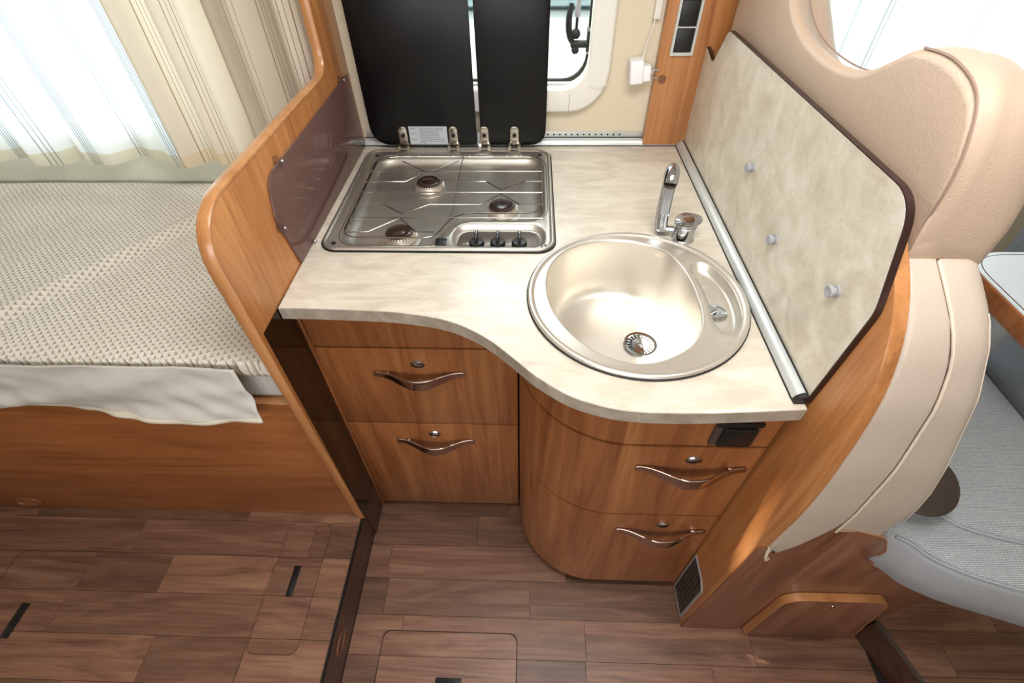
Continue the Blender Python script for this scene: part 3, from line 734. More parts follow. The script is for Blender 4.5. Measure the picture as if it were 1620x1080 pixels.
# ---- splashboard on the right
sp = thing('splashboard', (0.430, 0.9, 0.92), 'pale marbled splashboard rising along the right of the sink', 'splashboard')
spo = rnd([(0.4575, 0.9215), (0.450, 1.115, 0.06), (0.499, 1.241, 0.055), (1.214, 1.230, 0.025), (1.268, 1.150, 0.022), (1.357, 1.170), (1.357, 0.9215)], n=8)
emit(prism(spo, 'x', 0.4275, 0.4335), 'board', 'splash', sp, smooth=30)
cx, cy = 0.9, 1.08
spo2 = rnd([(0.4558, 0.9205), (0.4480, 1.115, 0.06), (0.4975, 1.2430, 0.055), (1.2147, 1.2320, 0.026), (1.2688, 1.1515, 0.022), (1.357, 1.1715), (1.357, 0.9205)], n=8)
emit(prism(spo2, 'x', 0.4279, 0.4368), 'edge_band', 'dark_edge', sp, smooth=30)
for (y, z, lb) in ((0.888, 1.083, 'round grey knob on the splashboard, farthest from the viewer'), (0.716, 1.038, 'round grey knob in the middle of the splashboard'), (0.523, 1.086, 'round grey knob on the splashboard, nearest the bench')):
    k = thing('towel_knob', (0.4275, y, z), lb, 'knob', 'round grey knobs on the splashboard')
    emit(lathe([(0.0, 0), (0.0085, 0.0), (0.0085, 0.003), (0.0055, 0.0035), (0.0055, 0.008)], (0.4275, y, z), 'x', sgn=-1, n=24), 'base', 'grey_plastic', k)
    emit(lathe([(0.0085, 0.008), (0.0092, 0.009), (0.0092, 0.0125), (0.008, 0.0135), (0.0045, 0.0132), (0.004, 0.0126), (0, 0.0126)], (0.4275, y, z), 'x', sgn=-1, n=24), 'cap', 'grey_plastic', k)

# ---- right partition
pr = thing('side_partition', (0.446, 0.8, 0.0), 'cherry-wood partition between the sink drawers and the bench', 'partition')
po = [(0.368, 0.0), (0.359, 0.604), (0.356, 0.748), (0.363, 0.871), (0.383, 1.010), (0.409, 1.084), (0.443, 1.135), (0.475, 1.165)]
poc = [(p.x, p.y) for p in catmull([(a, c, 0) for a, c in po], 5)]
emit(prism(poc + rnd([(0.530, 1.205), (1.17, 1.205), (1.358, 1.155), (1.358, 0.0)]), 'x', 0.437, 0.4555, bev=0.002, bev_side=False), 'panel', 'wood_diag', pr)
emit(prism([(0.3650, 0.001), (0.3562, 0.600), (0.3578, 0.600), (0.3665, 0.001)], 'x', 0.4375, 0.4558), 'front_edging', 'wood_grey', pr, smooth=0)
# ventilation grille
vg = thing('vent_grille', (0.436, 0.43, 0.02), 'small grey louvred vent grille low beside the sink drawers', 'vent')
vo = [(0.468, 0.020), (0.468, 0.262), (0.408, 0.262), (0.384, 0.245), (0.384, 0.020)]
emit(prism(vo, 'x', 0.4345, 0.4368, holes=[[(0.464, 0.026), (0.464, 0.256), (0.411, 0.256), (0.390, 0.241), (0.390, 0.026)]]), 'frame', 'grey_plastic', vg, smooth=0)
emit(prism([(0.465, 0.025), (0.465, 0.257), (0.410, 0.257), (0.389, 0.242), (0.389, 0.025)], 'x', 0.4362, 0.4369), 'backing', 'rubber', vg, smooth=0)
b = B()
for k in range(1, 14):
    z = 0.026+k*0.0165; box((0.4347, 0.390 if z < 0.238 else 0.400, z-0.0012), (0.4362, 0.465, z+0.0012), bm=b)
for k in range(1, 6):
    y = 0.390+k*0.0125; box((0.4347, y-0.0012, 0.026), (0.4362, y+0.0012, 0.256 if y > 0.41 else 0.245), bm=b)
emit(b, 'grating', 'ctrl', vg, smooth=0, kind='stuff')
# board on the back wall with switches
pb = thing('wall_board', (0.44, 1.35, 0.925), 'upright cherry-wood board on the back wall behind the tap', 'board')
emit(box((0.316, 1.336, 0.925), (0.64, 1.3595, 1.99), 0.0015), 'board', 'wood_diag', pb)
emit(lathe([(0, 0), (0.0105, 0.0), (0.0105, 0.001), (0, 0.0012)], (0.3345, 1.336, 1.094), 'y', sgn=-1, n=24), 'cover_cap', 'ring', pb, label='round brown screw cover')
sw = thing('switch_panel', (0.374, 1.33, 1.14), 'silver-framed double black switch panel on the wood board', 'switch')
SX0, SX1 = 0.3405, 0.3955
emit(prism(rrect(SX0, 1.1485, SX1, 1.3265, 0.002), 'y', 1.330, 1.336, holes=[[(SX0+0.006, 1.1555), (SX1-0.006, 1.1555), (SX1-0.006, 1.2070), (SX0+0.006, 1.2070)], [(SX0+0.006, 1.2100), (SX1-0.006, 1.2100), (SX1-0.006, 1.2630), (SX0+0.006, 1.2630)], [(SX0+0.006, 1.2660), (SX1-0.006, 1.2660), (SX1-0.006, 1.3195), (SX0+0.006, 1.3195)]]), 'frame', 'alu', sw, smooth=0)
for z0, z1 in ((1.1555, 1.2070), (1.2100, 1.2630), (1.2660, 1.3195)):
    emit(box((SX0+0.007, 1.3285, z0+0.001), (SX1-0.007, 1.336, z1-0.001), 0.002), 'rocker', 'black', sw)
# cable duct + adapter
cd = emit(box((0.290, 1.345, 1.222), (0.305, 1.3595, 1.98), 0.001), 'cable_duct', 'white_plastic', None, label='white cable duct running up beside the wood board', cat='cable duct')
ad = thing('power_adapter', (0.27, 1.335, 1.085), 'white plug-in power adapter dangling by its thin cord', 'adapter')
rot = Matrix.Rotation(math.radians(-6), 3, 'Y')
def rbox(c, s, bev):
    return box(Vector(c)-Vector(s)/2, Vector(c)+Vector(s)/2, bev, 3, rot=rot)
emit(rbox((0.2655, 1.336, 1.114), (0.034, 0.042, 0.054), 0.005), 'housing', 'adapter', ad)
emit(rbox((0.2905, 1.336, 1.110), (0.022, 0.028, 0.036), 0.003), 'plug', 'adapter', ad)
for dz in (0.0095, -0.0095):
    emit(tube([(0.300, 1.330, 1.110+dz), (0.321, 1.330, 1.108+dz)], 0.0019, n=10), 'pin', 'chrome', ad)
emit(tube([(0.2775, 1.336, 1.139), (0.2785, 1.336, 1.152)], [0.003, 0.0018], n=8), 'strain_relief', 'white_plastic', ad)
text('CE', 0.009, (0.2600, 1.3157, 1.105), (0.1, 0, 1), (-1, 0, 0.1), 'mark', 'print', ad)
text('A B', 0.006, (0.2600, 1.3157, 1.122), (0.1, 0, 1), (-1, 0, 0.1), 'mark', 'print', ad)
cd2 = emit(tube(catmull([(0.2785, 1.336, 1.151), (0.281, 1.336, 1.170), (0.288, 1.340, 1.195), (0.2965, 1.350, 1.226)], 6), 0.0013, n=6), 'adapter_cord', 'white_plastic', None, label='thin white cord from cable duct to adapter', cat='cord')
# perforated vent strip
vs = thing('vent_strip', (-0.1, 1.356, 0.938), 'metal strip with a row of round vent holes above the back rail', 'vent')
emit(box((-0.46, 1.3565, 0.9385), (0.316, 1.3598, 0.954), 0.0005), 'strip', 'alu', vs)
for k in range(34):
    x = 0.252-k*0.0166
    if x < -0.30: break
    emit(lathe([(0, 0), (0.0026, 0.0), (0.0026, 0.0004), (0, 0.0005)], (x, 1.3564, 0.9455), 'y', sgn=-1, n=12), 'vent_hole', 'rubber', vs)

# ---- left drawer cabinet
def handle(t, cx, y0, z, hl=0.104):
    """bow handle: a flat band that leaves the drawer face and swings out in the middle"""
    rings = []; N = 48
    for i in range(N+1):
        u = -1+2*i/N; x = cx+u*hl; au = abs(u)
        k = 1-smooth2(0.05, 0.98, au)
        bow = 0.0035 + 0.029*k**1.15
        h = 0.0082 + 0.0080*k; th = 0.0024 + 0.0012*k
        e = 1-0.25*smooth2(0.95, 1, au)
        zz = z - 0.007*k + 0.001
        rings.append([(x, y0-bow+th*e*math.copysign(abs(math.cos(a))**0.5, math.cos(a)), zz+h*e*math.copysign(abs(math.sin(a))**0.5, math.sin(a))) for a in [2*PI*(q+0.5)/16 for q in range(16)]])
    b = loft(rings)
    for sx in (-1, 1):
        xa, xb = cx+sx*hl*0.98, cx+sx*hl*0.66
        box((min(xa, xb), y0-0.006, z-0.003), (max(xa, xb), y0, z+0.0065), 0.0012, bm=b)
    return emit(b, 'handle', 'nickel', t, smooth=50)
def lock(t, cx, y0, z, r=0.0158):
    b = lathe([(0, 0), (r, 0.0), (r*1.0, 0.002), (r*0.86, 0.0038), (r*0.80, 0.003), (r*0.74, 0.0032), (r*0.66, 0.0052), (r*0.3, 0.0062), (0, 0.0063)], (cx, y0, z), 'y', sgn=-1, n=28)
    for v in b.verts: v.co.z = z+(v.co.z-z)*0.82
    return emit(b, 'lock', 'chrome', t, smooth=40)
LY = 0.700
c1 = thing('drawer_cabinet', (-0.24, 0.95, 0.0), 'straight cherry-wood drawer cabinet under the hob', 'cabinet')
emit(box((-0.4685, LY-0.002, 0.0), (-0.4615, 1.33, 0.891), 0.001), 'side_panel', 'wood_v', c1)
emit(box((-0.461, LY+0.021, 0.025), (-0.020, 1.33, 0.70)), 'carcass', 'gap', c1, smooth=0)
emit(box((-0.461, LY+0.012, 0.0), (-0.020, LY+0.020, 0.028)), 'plinth', 'riser', c1, smooth=0)
emit(box((-0.460, LY, 0.770), (-0.0195, LY+0.018, 0.8915), 0.0012), 'fascia', 'wood_v', c1)
for (z0, z1, nm, hz, cxh) in ((0.4845, 0.764, 'upper', 0.684, -0.242), (0.030, 0.4785, 'lower', 0.404, -0.240)):
    d = emit(box((-0.460, LY, z0), (-0.0195, LY+0.018, z1), 0.0012), 'drawer', 'wood_v', c1)
    handle(d, cxh, LY, hz); lock(d, cxh, LY, hz+0.031)
# ---- curved cabinet
RY = 0.470
def cshape(off, x_end=0.4310):
    C = (0.197, 0.682); r = 0.212-off
    pts = [(-0.0145+off, 0.775)]
    for k in range(25):
        a = PI + PI/2*k/24; pts.append((C[0]+r*math.cos(a), C[1]+r*math.sin(a)))
    pts.append((x_end, RY+off))
    return pts
def cfront(z0, z1):
    o = cshape(0.0); i = cshape(0.018)
    rings = [[(a[0], a[1], z0), (a[0], a[1], z1), (c[0], c[1], z1), (c[0], c[1], z0)] for a, c in zip(o, i)]
    b = loft(rings)
    bmesh.ops.recalc_face_normals(b, faces=b.faces)
    es = [e for e in b.edges if len(e.link_faces) == 2 and e.calc_face_angle(0) > 1.2]
    bmesh.ops.bevel(b, geom=es, offset=0.0012, segments=2, affect='EDGES')
    return b
c2 = thing('drawer_cabinet', (0.2, 0.9, 0.0), 'bowed cherry-wood drawer cabinet curving out under the sink', 'cabinet')
emit(prism(cshape(0.021, 0.4345) + [(0.4345, 0.80), (0.0065, 0.80)], 'z', 0.052, 0.70), 'carcass', 'gap', c2, smooth=0)
emit(prism(cshape(0.030, 0.4345) + [(0.4345, 0.78), (0.0155, 0.78)], 'z', 0.0, 0.052), 'plinth', 'riser', c2, smooth=0)
emit(cfront(0.770, 0.8915), 'fascia', 'wood_v', c2)
for (z0, z1, hz, cxh) in ((0.4845, 0.764, 0.692, 0.313), (0.046, 0.4785, 0.404, 0.316)):
    d = emit(cfront(z0, z1), 'drawer', 'wood_v', c2)
    handle(d, cxh, RY, hz); lock(d, cxh, RY, hz+0.029)
sk = thing('flush_socket', (0.357, RY, 0.785), 'black and chrome square socket under the worktop edge', 'socket')
emit(box((0.320, RY-0.006, 0.782), (0.396, RY, 0.852), 0.0015), 'frame', 'ctrl', sk)
emit(box((0.332, RY-0.012, 0.785), (0.389, RY-0.006, 0.839), 0.003), 'cover', 'black', sk)
emit(box((0.320, RY-0.009, 0.841), (0.396, RY-0.006, 0.852), 0.0008), 'top_bar', 'rubber', sk)
emit(box((0.330, RY-0.0085, 0.8395), (0.393, RY-0.006, 0.8412)), 'chrome_line', 'chrome', sk)
# ---------------------------------------------------------------- HOB
hb = thing('gas_hob', (-0.19, 1.07, 0.92), 'stainless three-burner gas hob with black glass lid raised', 'hob')
HO = (-0.445, 0.836, 0.058, 1.304)
emit(prism(rrect(HO[0]-0.003, HO[1]-0.003, HO[2]+0.003, HO[3]+0.003, 0.040, 8), 'z', 0.9202, 0.9232, holes=[rrect(HO[0]+0.012, HO[1]+0.012, HO[2]-0.012, HO[3]-0.012, 0.03, 8)]), 'gasket', 'rubber', hb)
well = rnd([(-0.404, 1.250, 0.055), (0.035, 1.250, 0.045), (0.035, 0.955, 0.045), (-0.160, 0.955, 0.06), (-0.197, 0.857, 0.04), (-0.404, 0.857, 0.045)], n=8)
slot = rnd([(-0.166, 0.936, 0.045), (0.040, 0.936, 0.045), (0.040, 0.846, 0.035), (-0.166, 0.846, 0.035)], n=8)
def offs(poly, d):
    """inset (d>0) a counter-/clockwise polygon by moving vertices along averaged normals"""
    n = len(poly); ar = sum(poly[k-1][0]*poly[k][1]-poly[k][0]*poly[k-1][1] for k in range(n)); sg = 1 if ar > 0 else -1
    P = []
    for i in range(n):
        a, b_, c = Vector(poly[i-1]), Vector(poly[i]), Vector(poly[(i+1) % n])
        d1 = (b_-a); d2 = (c-b_)
        if d1.length < 1e-7: d1 = d2
        if d2.length < 1e-7: d2 = d1
        n1 = Vector((-d1.y, d1.x)).normalized(); n2 = Vector((-d2.y, d2.x)).normalized(); m = (n1+n2)
        m = m.normalized() if m.length > 1e-6 else n1
        P.append(tuple(b_ + m*d*sg/max(0.5, m.dot(n1))))
    return P
def dedup(poly):
    out = []
    for p in poly:
        if not out or math.dist(p, out[-1]) > 2e-4: out.append(p)
    if math.dist(out[0], out[-1]) < 2e-4: out.pop()
    return out
well = dedup(well); slot = dedup(slot)
def sheetmetal(b, outer_steps, hole_polys, ztop, plane_in):
    """outer_steps: (inset, z) rings of the outline; then flat plate with holes; each hole has (inset, z) rings and a bottom"""
    rings = [[(p[0], p[1], z) for p in offs(outer_steps[0], d)] for d, z in outer_steps[1]]
    V = [[b.verts.new(p) for p in r] for r in rings]; n = len(V[0])
    for a, c in zip(V, V[1:]):
        for i in range(n): b.faces.new((a[i], a[(i+1) % n], c[(i+1) % n], c[i]))
    es = [b.edges.get((V[-1][i], V[-1][(i+1) % n])) for i in range(n)]
    for poly, steps, bottom in hole_polys:
        rr_ = [[(p[0], p[1], z) for p in offs(poly, d)] for d, z in steps]
        W_ = [[b.verts.new(p) for p in r] for r in rr_]; m = len(W_[0])
        for a, c in zip(W_, W_[1:]):
            for i in range(m): b.faces.new((a[i], a[(i+1) % m], c[(i+1) % m], c[i]))
        if bottom: b.faces.new(W_[-1])
        for i in range(m):
            e = b.edges.get((W_[0][i], W_[0][(i+1) % m])) or b.edges.new((W_[0][i], W_[0][(i+1) % m]))
            es.append(e)
    bmesh.ops.triangle_fill(b, use_beauty=True, use_dissolve=False, edges=es)
b = B()
sheetmetal(b, (rrect(*HO, 0.038, 10), [(0, 0.9232), (0.0003, 0.9258), (0.0015, 0.9278), (0.0045, 0.9285), (0.0075, 0.9275), (0.0095, 0.9256), (0.011, 0.9262), (0.0125, 0.9262)]),
    [(offs(well, -0.006), [(0, 0.9262), (0.002, 0.9255), (0.006, 0.921), (0.012, 0.914), (0.020, 0.9095), (0.030, 0.908)], True),
     (slot, [(0, 0.9262), (0.002, 0.9255), (0.006, 0.921), (0.010, 0.917), (0.016, 0.9155)], True)], 0.9262, None)
emit(b, 'tray', 'steel', hb, smooth=50)
emit(tube([(p[0], p[1], 0.9262) for p in offs(well, -0.0105)], 0.0012, closed=True, n=6), 'tray_bead', 'rim_steel', hb)
# pressed squares round the burners
BUR = [(-0.2515, 1.118), (-0.062, 1.006), (-0.283, 0.895)]
for (bx, by) in BUR:
    by_ = by+0.004
    b = lathe([(0.047, -0.0005), (0.046, 0.0008), (0.042, 0.0014), (0.036, 0.0016)], (bx, by_, 0.908), n=40)
    emit(b, 'burner_recess', 'steel', hb)
    bn = emit(lathe([(0.033, 0.0), (0.0355, 0.001), (0.0355, 0.003), (0.034, 0.005), (0.0300, 0.0125), (0.0285, 0.0160), (0.0, 0.0165)], (bx, by_, 0.9095), n=48), 'burner', 'burn_base', hb)
    emit(lathe([(0.0, 0.0), (0.0275, 0.0004), (0.0285, 0.0015), (0.0280, 0.0035), (0.0245, 0.0050), (0.0175, 0.0035), (0.0155, 0.0035), (0.012, 0.0052), (0.0, 0.0055)], (bx, by_, 0.9262), n=48), 'burner_cap', 'burn_cap', bn)
    b = B()
    for k in range(28):
        a = 2*PI*k/28; q = Matrix.Rotation(a, 3, 'Z')
        c = Vector((bx, by_, 0.9235))+q @ Vector((0.0290, 0, -0.0004))
        merge(b, box(c-Vector((0.0012, 0.0009, 0.003)), c+Vector((0.0012, 0.0009, 0.003)), rot=q))
    emit(b, 'flame_slots', 'burn_cap', bn, smooth=0, kind='stuff')
    emit(lathe([(0.0022, 0.0), (0.0022, 0.014), (0.0, 0.015)], (bx+0.035, by_+0.012, 0.907), n=10), 'ignitor', 'white_plastic', hb)
# pan support: one welded wire grid
gr = emit(B(), 'x', 'wire', hb) if False else None
GZ = 0.942
b = B()
WR = 0.0013
# outer frame following the well
fr_pts = offs(well, 0.004)
frame = [(p[0], p[1], GZ-0.003) for p in fr_pts]
gm = emit(tube(frame, 0.0016, closed=True, n=8), 'pan_support', 'wire', hb)
def bar(pts, r=WR): emit(tube(pts, min(r, 0.0018), n=6), 'bar', 'wire', gm)
XL, XRr = -0.401, 0.032
for y in (1.148, 1.044, 0.934):
    bar([(XL, y, GZ), (XRr, y, GZ)])
def vbar(y, segs):
    bar([(x, yy, zz) for x, yy, zz in segs])
# bars with V bends dipping towards each burner (x, y, z)
b1, b2, b3 = BUR
vbar(1.2, [(-0.330, 1.203, GZ), (b1[0]-0.008, 1.140, GZ+0.003)])
bar([(-0.182, 1.206, GZ), (b1[0]+0.008, 1.140, GZ+0.003)], 0.0024)
bar([(XL, 1.094, GZ), (-0.303, 1.094, GZ), (b1[0]-0.014, 1.128, GZ+0.003)], 0.0022)
bar([(-0.205, 1.106, GZ), (-0.193, 1.094, GZ), (-0.11, 1.097, GZ), (-0.058-0.045, 1.097, GZ), (b2[0]-0.002, 1.050, GZ+0.003), (b2[0]+0.055, 1.098, GZ), (XRr, 1.098, GZ)])
bar([(XL, 0.988, GZ), (-0.333, 0.988, GZ), (b3[0]+0.002, 0.944, GZ+0.003), (-0.228, 0.989, GZ), (-0.110, 0.990, GZ), (b2[0]-0.002, 1.033, GZ+0.003), (-0.020, 0.991, GZ), (XRr, 0.992, GZ)])
bar([(XL+0.001, 0.876, GZ), (-0.345, 0.877, GZ), (b3[0], 0.927, GZ+0.003), (-0.240, 0.878, GZ), (-0.200, 0.878, GZ)])
for x in (-0.174,):
    bar([(x, 1.236, GZ-0.0032), (x, 0.950, GZ-0.0032)])
bar([(XL+0.004, 1.205, GZ-0.0032), (XL+0.004, 0.89, GZ-0.0032)])
bar([(XRr, 1.205, GZ-0.0032), (XRr, 0.985, GZ-0.0032)])
for (x, y) in ((XL, 1.148), (XL, 1.044), (XL, 0.934), (XRr, 1.148), (XRr, 1.044), (XRr, 0.985)):
    emit(tube([(x, y, 0.924), (x, y, GZ)], 0.0015, n=6), 'foot', 'wire', gm)
for (x, y) in ((-0.36, 1.263), (-0.30, 1.263), (-0.205, 1.263), (-0.16, 1.263), (-0.14, 1.263), (-0.10, 1.263), (-0.06, 1.263), (-0.02, 1.263)):
    emit(lathe([(0.0, 0), (0.0028, 0.0005), (0.002, 0.003), (0, 0.0035)], (x, y, 0.926), n=10), 'rivet', 'chrome', hb)
for (x, y) in ((-0.414, 1.266), (0.030, 1.270), (-0.417, 0.857)):
    emit(lathe([(0.0, 0), (0.0052, 0.0005), (0.0048, 0.002), (0, 0.0025)], (x, y, 0.926), n=16), 'screw', 'rubber', hb)
emit(lathe([(0.0, 0), (0.0062, 0.0005), (0.005, 0.0015), (0, 0.002)], (0.034, 0.852, 0.9275), n=16), 'screw', 'chrome', hb)
# control panel
cp = emit(prism(rnd([(-0.150, 0.918, 0.03), (0.024, 0.918, 0.03), (0.028, 0.8535, 0.008), (-0.154, 0.8535, 0.008)], n=8), 'z', 0.9155, 0.9175, bev=0.0006, bev_side=True), 'control_panel', 'ctrl', hb)
for k, x in enumerate((-0.110, -0.0645, -0.018)):
    y = 0.870
    kb = emit(lathe([(0.0165, 0), (0.0165, 0.005), (0.0145, 0.0085), (0.010, 0.0095), (0.0, 0.0095)], (x, y, 0.9175), n=32), 'knob', 'black', hb)
    emit(box((x-0.0035, y-0.013, 0.926), (x+0.0035, y+0.015, 0.943), 0.0018, 3), 'grip', 'black', kb)
    emit(box((x-0.0006, y+0.004, 0.943), (x+0.0006, y+0.013, 0.9433)), 'pointer', 'white_print', kb, smooth=0)
    o_ = text('o', 0.008, (x-0.030, y-0.002, 0.9176), (1, 0, 0), (0, 1, 0), 'dial_mark', 'white_print', cp)
    text('*', 0.016, (x-0.0235, y-0.006, 0.9176), (1, 0, 0), (0, 1, 0), 'dial_mark', 'white_print', cp)
    b = B(); 
    for q in range(5):
        box((x-0.017+q*0.0012, y+0.008+q*0.0016, 0.9175), (x-0.0165+q*0.0012+0.0004, y+0.0095+q*0.0016, 0.9178), bm=b)
    emit(b, 'dial_mark', 'white_print', cp, smooth=0)
ig = emit(box((-0.198, 0.8525, 0.9262), (-0.174, 0.8745, 0.9292), 0.001), 'ignition_button', 'black', hb)
emit(box((-0.192, 0.857, 0.9292), (-0.180, 0.869, 0.9308), 0.001), 'button', 'rubber', ig)
# lid panes
def lidpane(x0, x1, rl, rr_, nm):
    z0, z1 = 0.9335, 1.375
    P = rnd([(x0, z0, rl), (x1, z0, rr_), (x1, z1, rr_), (x0, z1, rl)], n=8)
    return emit(prism(P, 'y', 1.316, 1.321, bev=0.001, seg=2), nm, 'lid', hb)
lidpane(-0.434, -0.1435, 0.055, 0.003, 'glass_lid')
lidpane(-0.1325, 0.045, 0.003, 0.045, 'glass_lid')
emit(box((-0.1415, 1.315, 0.94), (-0.1345, 1.319, 0.968), 0.001), 'lid_joint', 'grey_plastic', hb)
for x in (-0.345, -0.207, -0.122, -0.040):
    hg = emit(prism(rnd([(x-0.0115, 0.9335), (x-0.0115, 0.985, 0.011), (x+0.0115, 0.985, 0.011), (x+0.0115, 0.9335)], n=6), 'y', 1.3125, 1.316, bev=0.0006), 'hinge', 'rim_steel', hb)
    emit(lathe([(0, 0), (0.0058, 0.0), (0.0052, 0.0022), (0.0028, 0.0016), (0, 0.0016)], (x, 1.3125, 0.9615), 'y', sgn=-1, n=18), 'screw', 'rubber', hg)
    for sx in (-1, 1):
        pts = [(x+sx*0.0105, 1.314, 0.942), (x+sx*0.0125, 1.308, 0.940), (x+sx*0.0125, 1.300, 0.936), (x+sx*0.0125, 1.292, 0.929)]
        rings = [[(p[0]-0.0038, p[1], p[2]-0.0012), (p[0]+0.0038, p[1], p[2]-0.0012), (p[0]+0.0038, p[1], p[2]+0.0012), (p[0]-0.0038, p[1], p[2]+0.0012)] for p in pts]
        emit(loft(rings), 'knuckle', 'rim_steel', hg, smooth=0)
    emit(box((x-0.009, 1.289, 0.9285), (x+0.009, 1.292, 0.9305)), 'shadow_slot', 'rubber', hg, smooth=0)
# warning label on the lid
lb = emit(box((-0.328, 1.3150, 0.936), (-0.2235, 1.3162, 0.985)), 'warning_label', 'label', hb, smooth=0, label='silver warning label with three lines of small print')
L1 = ['Glasdeckel während des Betriebes', 'öffnen. Vor schließen des Deckels', 'sämtliche Brenner löschen.', 'This is not a cooking surface.', 'Glass lid must be fully raised', 'when any burners are in use.', 'Ouvrir le couvercle en permanence', 'pendant le fonctionnement. Laisser', 'refroidir.']
for k, s_ in enumerate(L1):
    text(s_, 0.0046, (-0.299, 1.3149, 0.9785-k*0.0049), (1, 0, 0), (0, 0, 1), 'label_print', 'print', lb, ext=0.00005)
for k, s_ in ((0, 'Achtung'), (3, 'Warning'), (6, 'Attention')):
    text(s_, 0.0046, (-0.3245, 1.3149, 0.9785-k*0.0049), (1, 0, 0), (0, 0, 1), 'label_print', 'print', lb, ext=0.00005)

# ---------------------------------------------------------------- SINK
sn = thing('round_sink', (SXC, SYC, 0.92), 'round stainless steel sink with side tray set in the worktop', 'sink')
emit(lathe([(SR-0.006, 0), (SR+0.0015, 0.0), (SR+0.002, 0.0035), (SR-0.002, 0.0055), (SR-0.006, 0.0055)], (SXC, SYC, 0.9202), n=96, cap=False), 'gasket', 'rubber', sn)
bowl = catmull([(x, y, 0) for x, y in ((0.283, 0.839), (0.306, 0.795), (0.3165, 0.745), (0.319, 0.694), (0.3155, 0.640), (0.300, 0.596), (0.276, 0.564), (0.240, 0.540), (0.200, 0.527), (0.160, 0.530), (0.115, 0.553), (0.072, 0.602),
        (0.045, 0.662), (0.037, 0.725), (0.046, 0.783), (0.076, 0.834), (0.122, 0.865), (0.175, 0.877), (0.230, 0.870))], 5, True)
bowl = [(p.x, p.y) for p in bowl]
tray = catmull([(x, y, 0) for x, y in ((0.326, 0.782), (0.334, 0.800), (0.352, 0.803), (0.371, 0.782), (0.387, 0.740), (0.3915, 0.692), (0.387, 0.645), (0.375, 0.610), (0.358, 0.594), (0.340, 0.600), (0.331, 0.630), (0.3345, 0.685), (0.3315, 0.735))], 5, True)
tray = [(p.x, p.y) for p in tray]
b = B()
out_c = circ(SR, 96)
def ringz(poly, s_, z, c): return [(c[0]+(p[0]-c[0])*s_, c[1]+(p[1]-c[1])*s_, z) for p in poly]
rg_ = [[(SXC+(p[0]-SXC)*k, SYC+(p[1]-SYC)*k, z) for p in out_c] for k, z in ((1.0, 0.9242), (1.0, 0.9275), (0.992, 0.9295), (0.975, 0.9300), (0.958, 0.9290), (0.945, 0.9265), (0.935, 0.9262))]
V = [[b.verts.new(p) for p in r] for r in rg_]; n = len(V[0]); es = []
for a, c in zip(V, V[1:]):
    for i in range(n): b.faces.new((a[i], a[(i+1) % n], c[(i+1) % n], c[i]))
es += [b.edges.get((V[-1][i], V[-1][(i+1) % n])) for i in range(n)]
bc = (0.183, 0.703); tcn = (0.362, 0.695)
def hole(poly, c, steps):
    W_ = [[b.verts.new(p) for p in ringz(poly, s_, z, c)] for s_, z in steps]; m = len(poly)
    for a, d_ in zip(W_, W_[1:]):
        for i in range(m): b.faces.new((a[i], a[(i+1) % m], d_[(i+1) % m], d_[i]))
    es.extend([b.edges.get((W_[0][i], W_[0][(i+1) % m])) for i in range(m)])
    return W_[-1]
lastb = hole(bowl, bc, [(1.02, 0.9262), (1.005, 0.9262), (0.996, 0.9250), (0.990, 0.921), (0.982, 0.905), (0.965, 0.870), (0.945, 0.835), (0.92, 0.812), (0.87, 0.796), (0.80, 0.789), (0.6, 0.785), (0.35, 0.7825), (0.1, 0.781)])
b.faces.new(lastb)
lastt = hole(tray, tcn, [(1.0, 0.9262), (0.96, 0.9245), (0.86, 0.914), (0.76, 0.909), (0.6, 0.9075), (0.3, 0.907)])
b.faces.new(lastt)
bmesh.ops.triangle_fill(b, use_beauty=True, use_dissolve=False, edges=es)
emit(b, 'basin', 'steel_sink', sn, smooth=60)
# strainer
DC = (0.239, 0.704, 0.7835)
st_ = emit(lathe([(0.036, 0.0), (0.036, 0.0015), (0.034, 0.0032), (0.029, 0.0028), (0.027, 0.0), (0.022, -0.006), (0.012, -0.009), (0, -0.009)], DC, n=48), 'strainer', 'chrome', sn)
for k in range(20):
    a = 2*PI*k/20; q = Matrix.Rotation(a, 3, 'Z')
    c = Vector(DC)+q @ Vector((0.0235, 0, 0.0))
    tm = box(c-Vector((0.0055, 0.0009, 0.0018)), c+Vector((0.0055, 0.0009, 0.0018)), rot=q)
    emit(tm, 'strainer_slot', 'rubber', st_, smooth=0)
emit(lathe([(0, 0), (0.0045, 0.0), (0.0035, 0.010), (0.005, 0.014), (0, 0.015)], (DC[0], DC[1], DC[2]-0.009), n=16), 'strainer_pin', 'chrome', st_)
# drain cap in the side tray
TC = (0.349, 0.669, 0.9076)
ov = emit(lathe([(0.0, 0.0), (0.0225, 0.0), (0.0225, 0.0012), (0.020, 0.0022), (0.018, 0.0012), (0.012, 0.0022), (0.006, 0.0012), (0.0, 0.0008)], TC, n=40), 'overflow_plug', 'chrome', sn)
emit(tube([(TC[0]-0.010, TC[1]-0.004, TC[2]+0.002), (TC[0], TC[1], TC[2]+0.0055), (TC[0]+0.008, TC[1]+0.005, TC[2]+0.003)], 0.0022, n=8), 'plug_grip', 'chrome', ov)

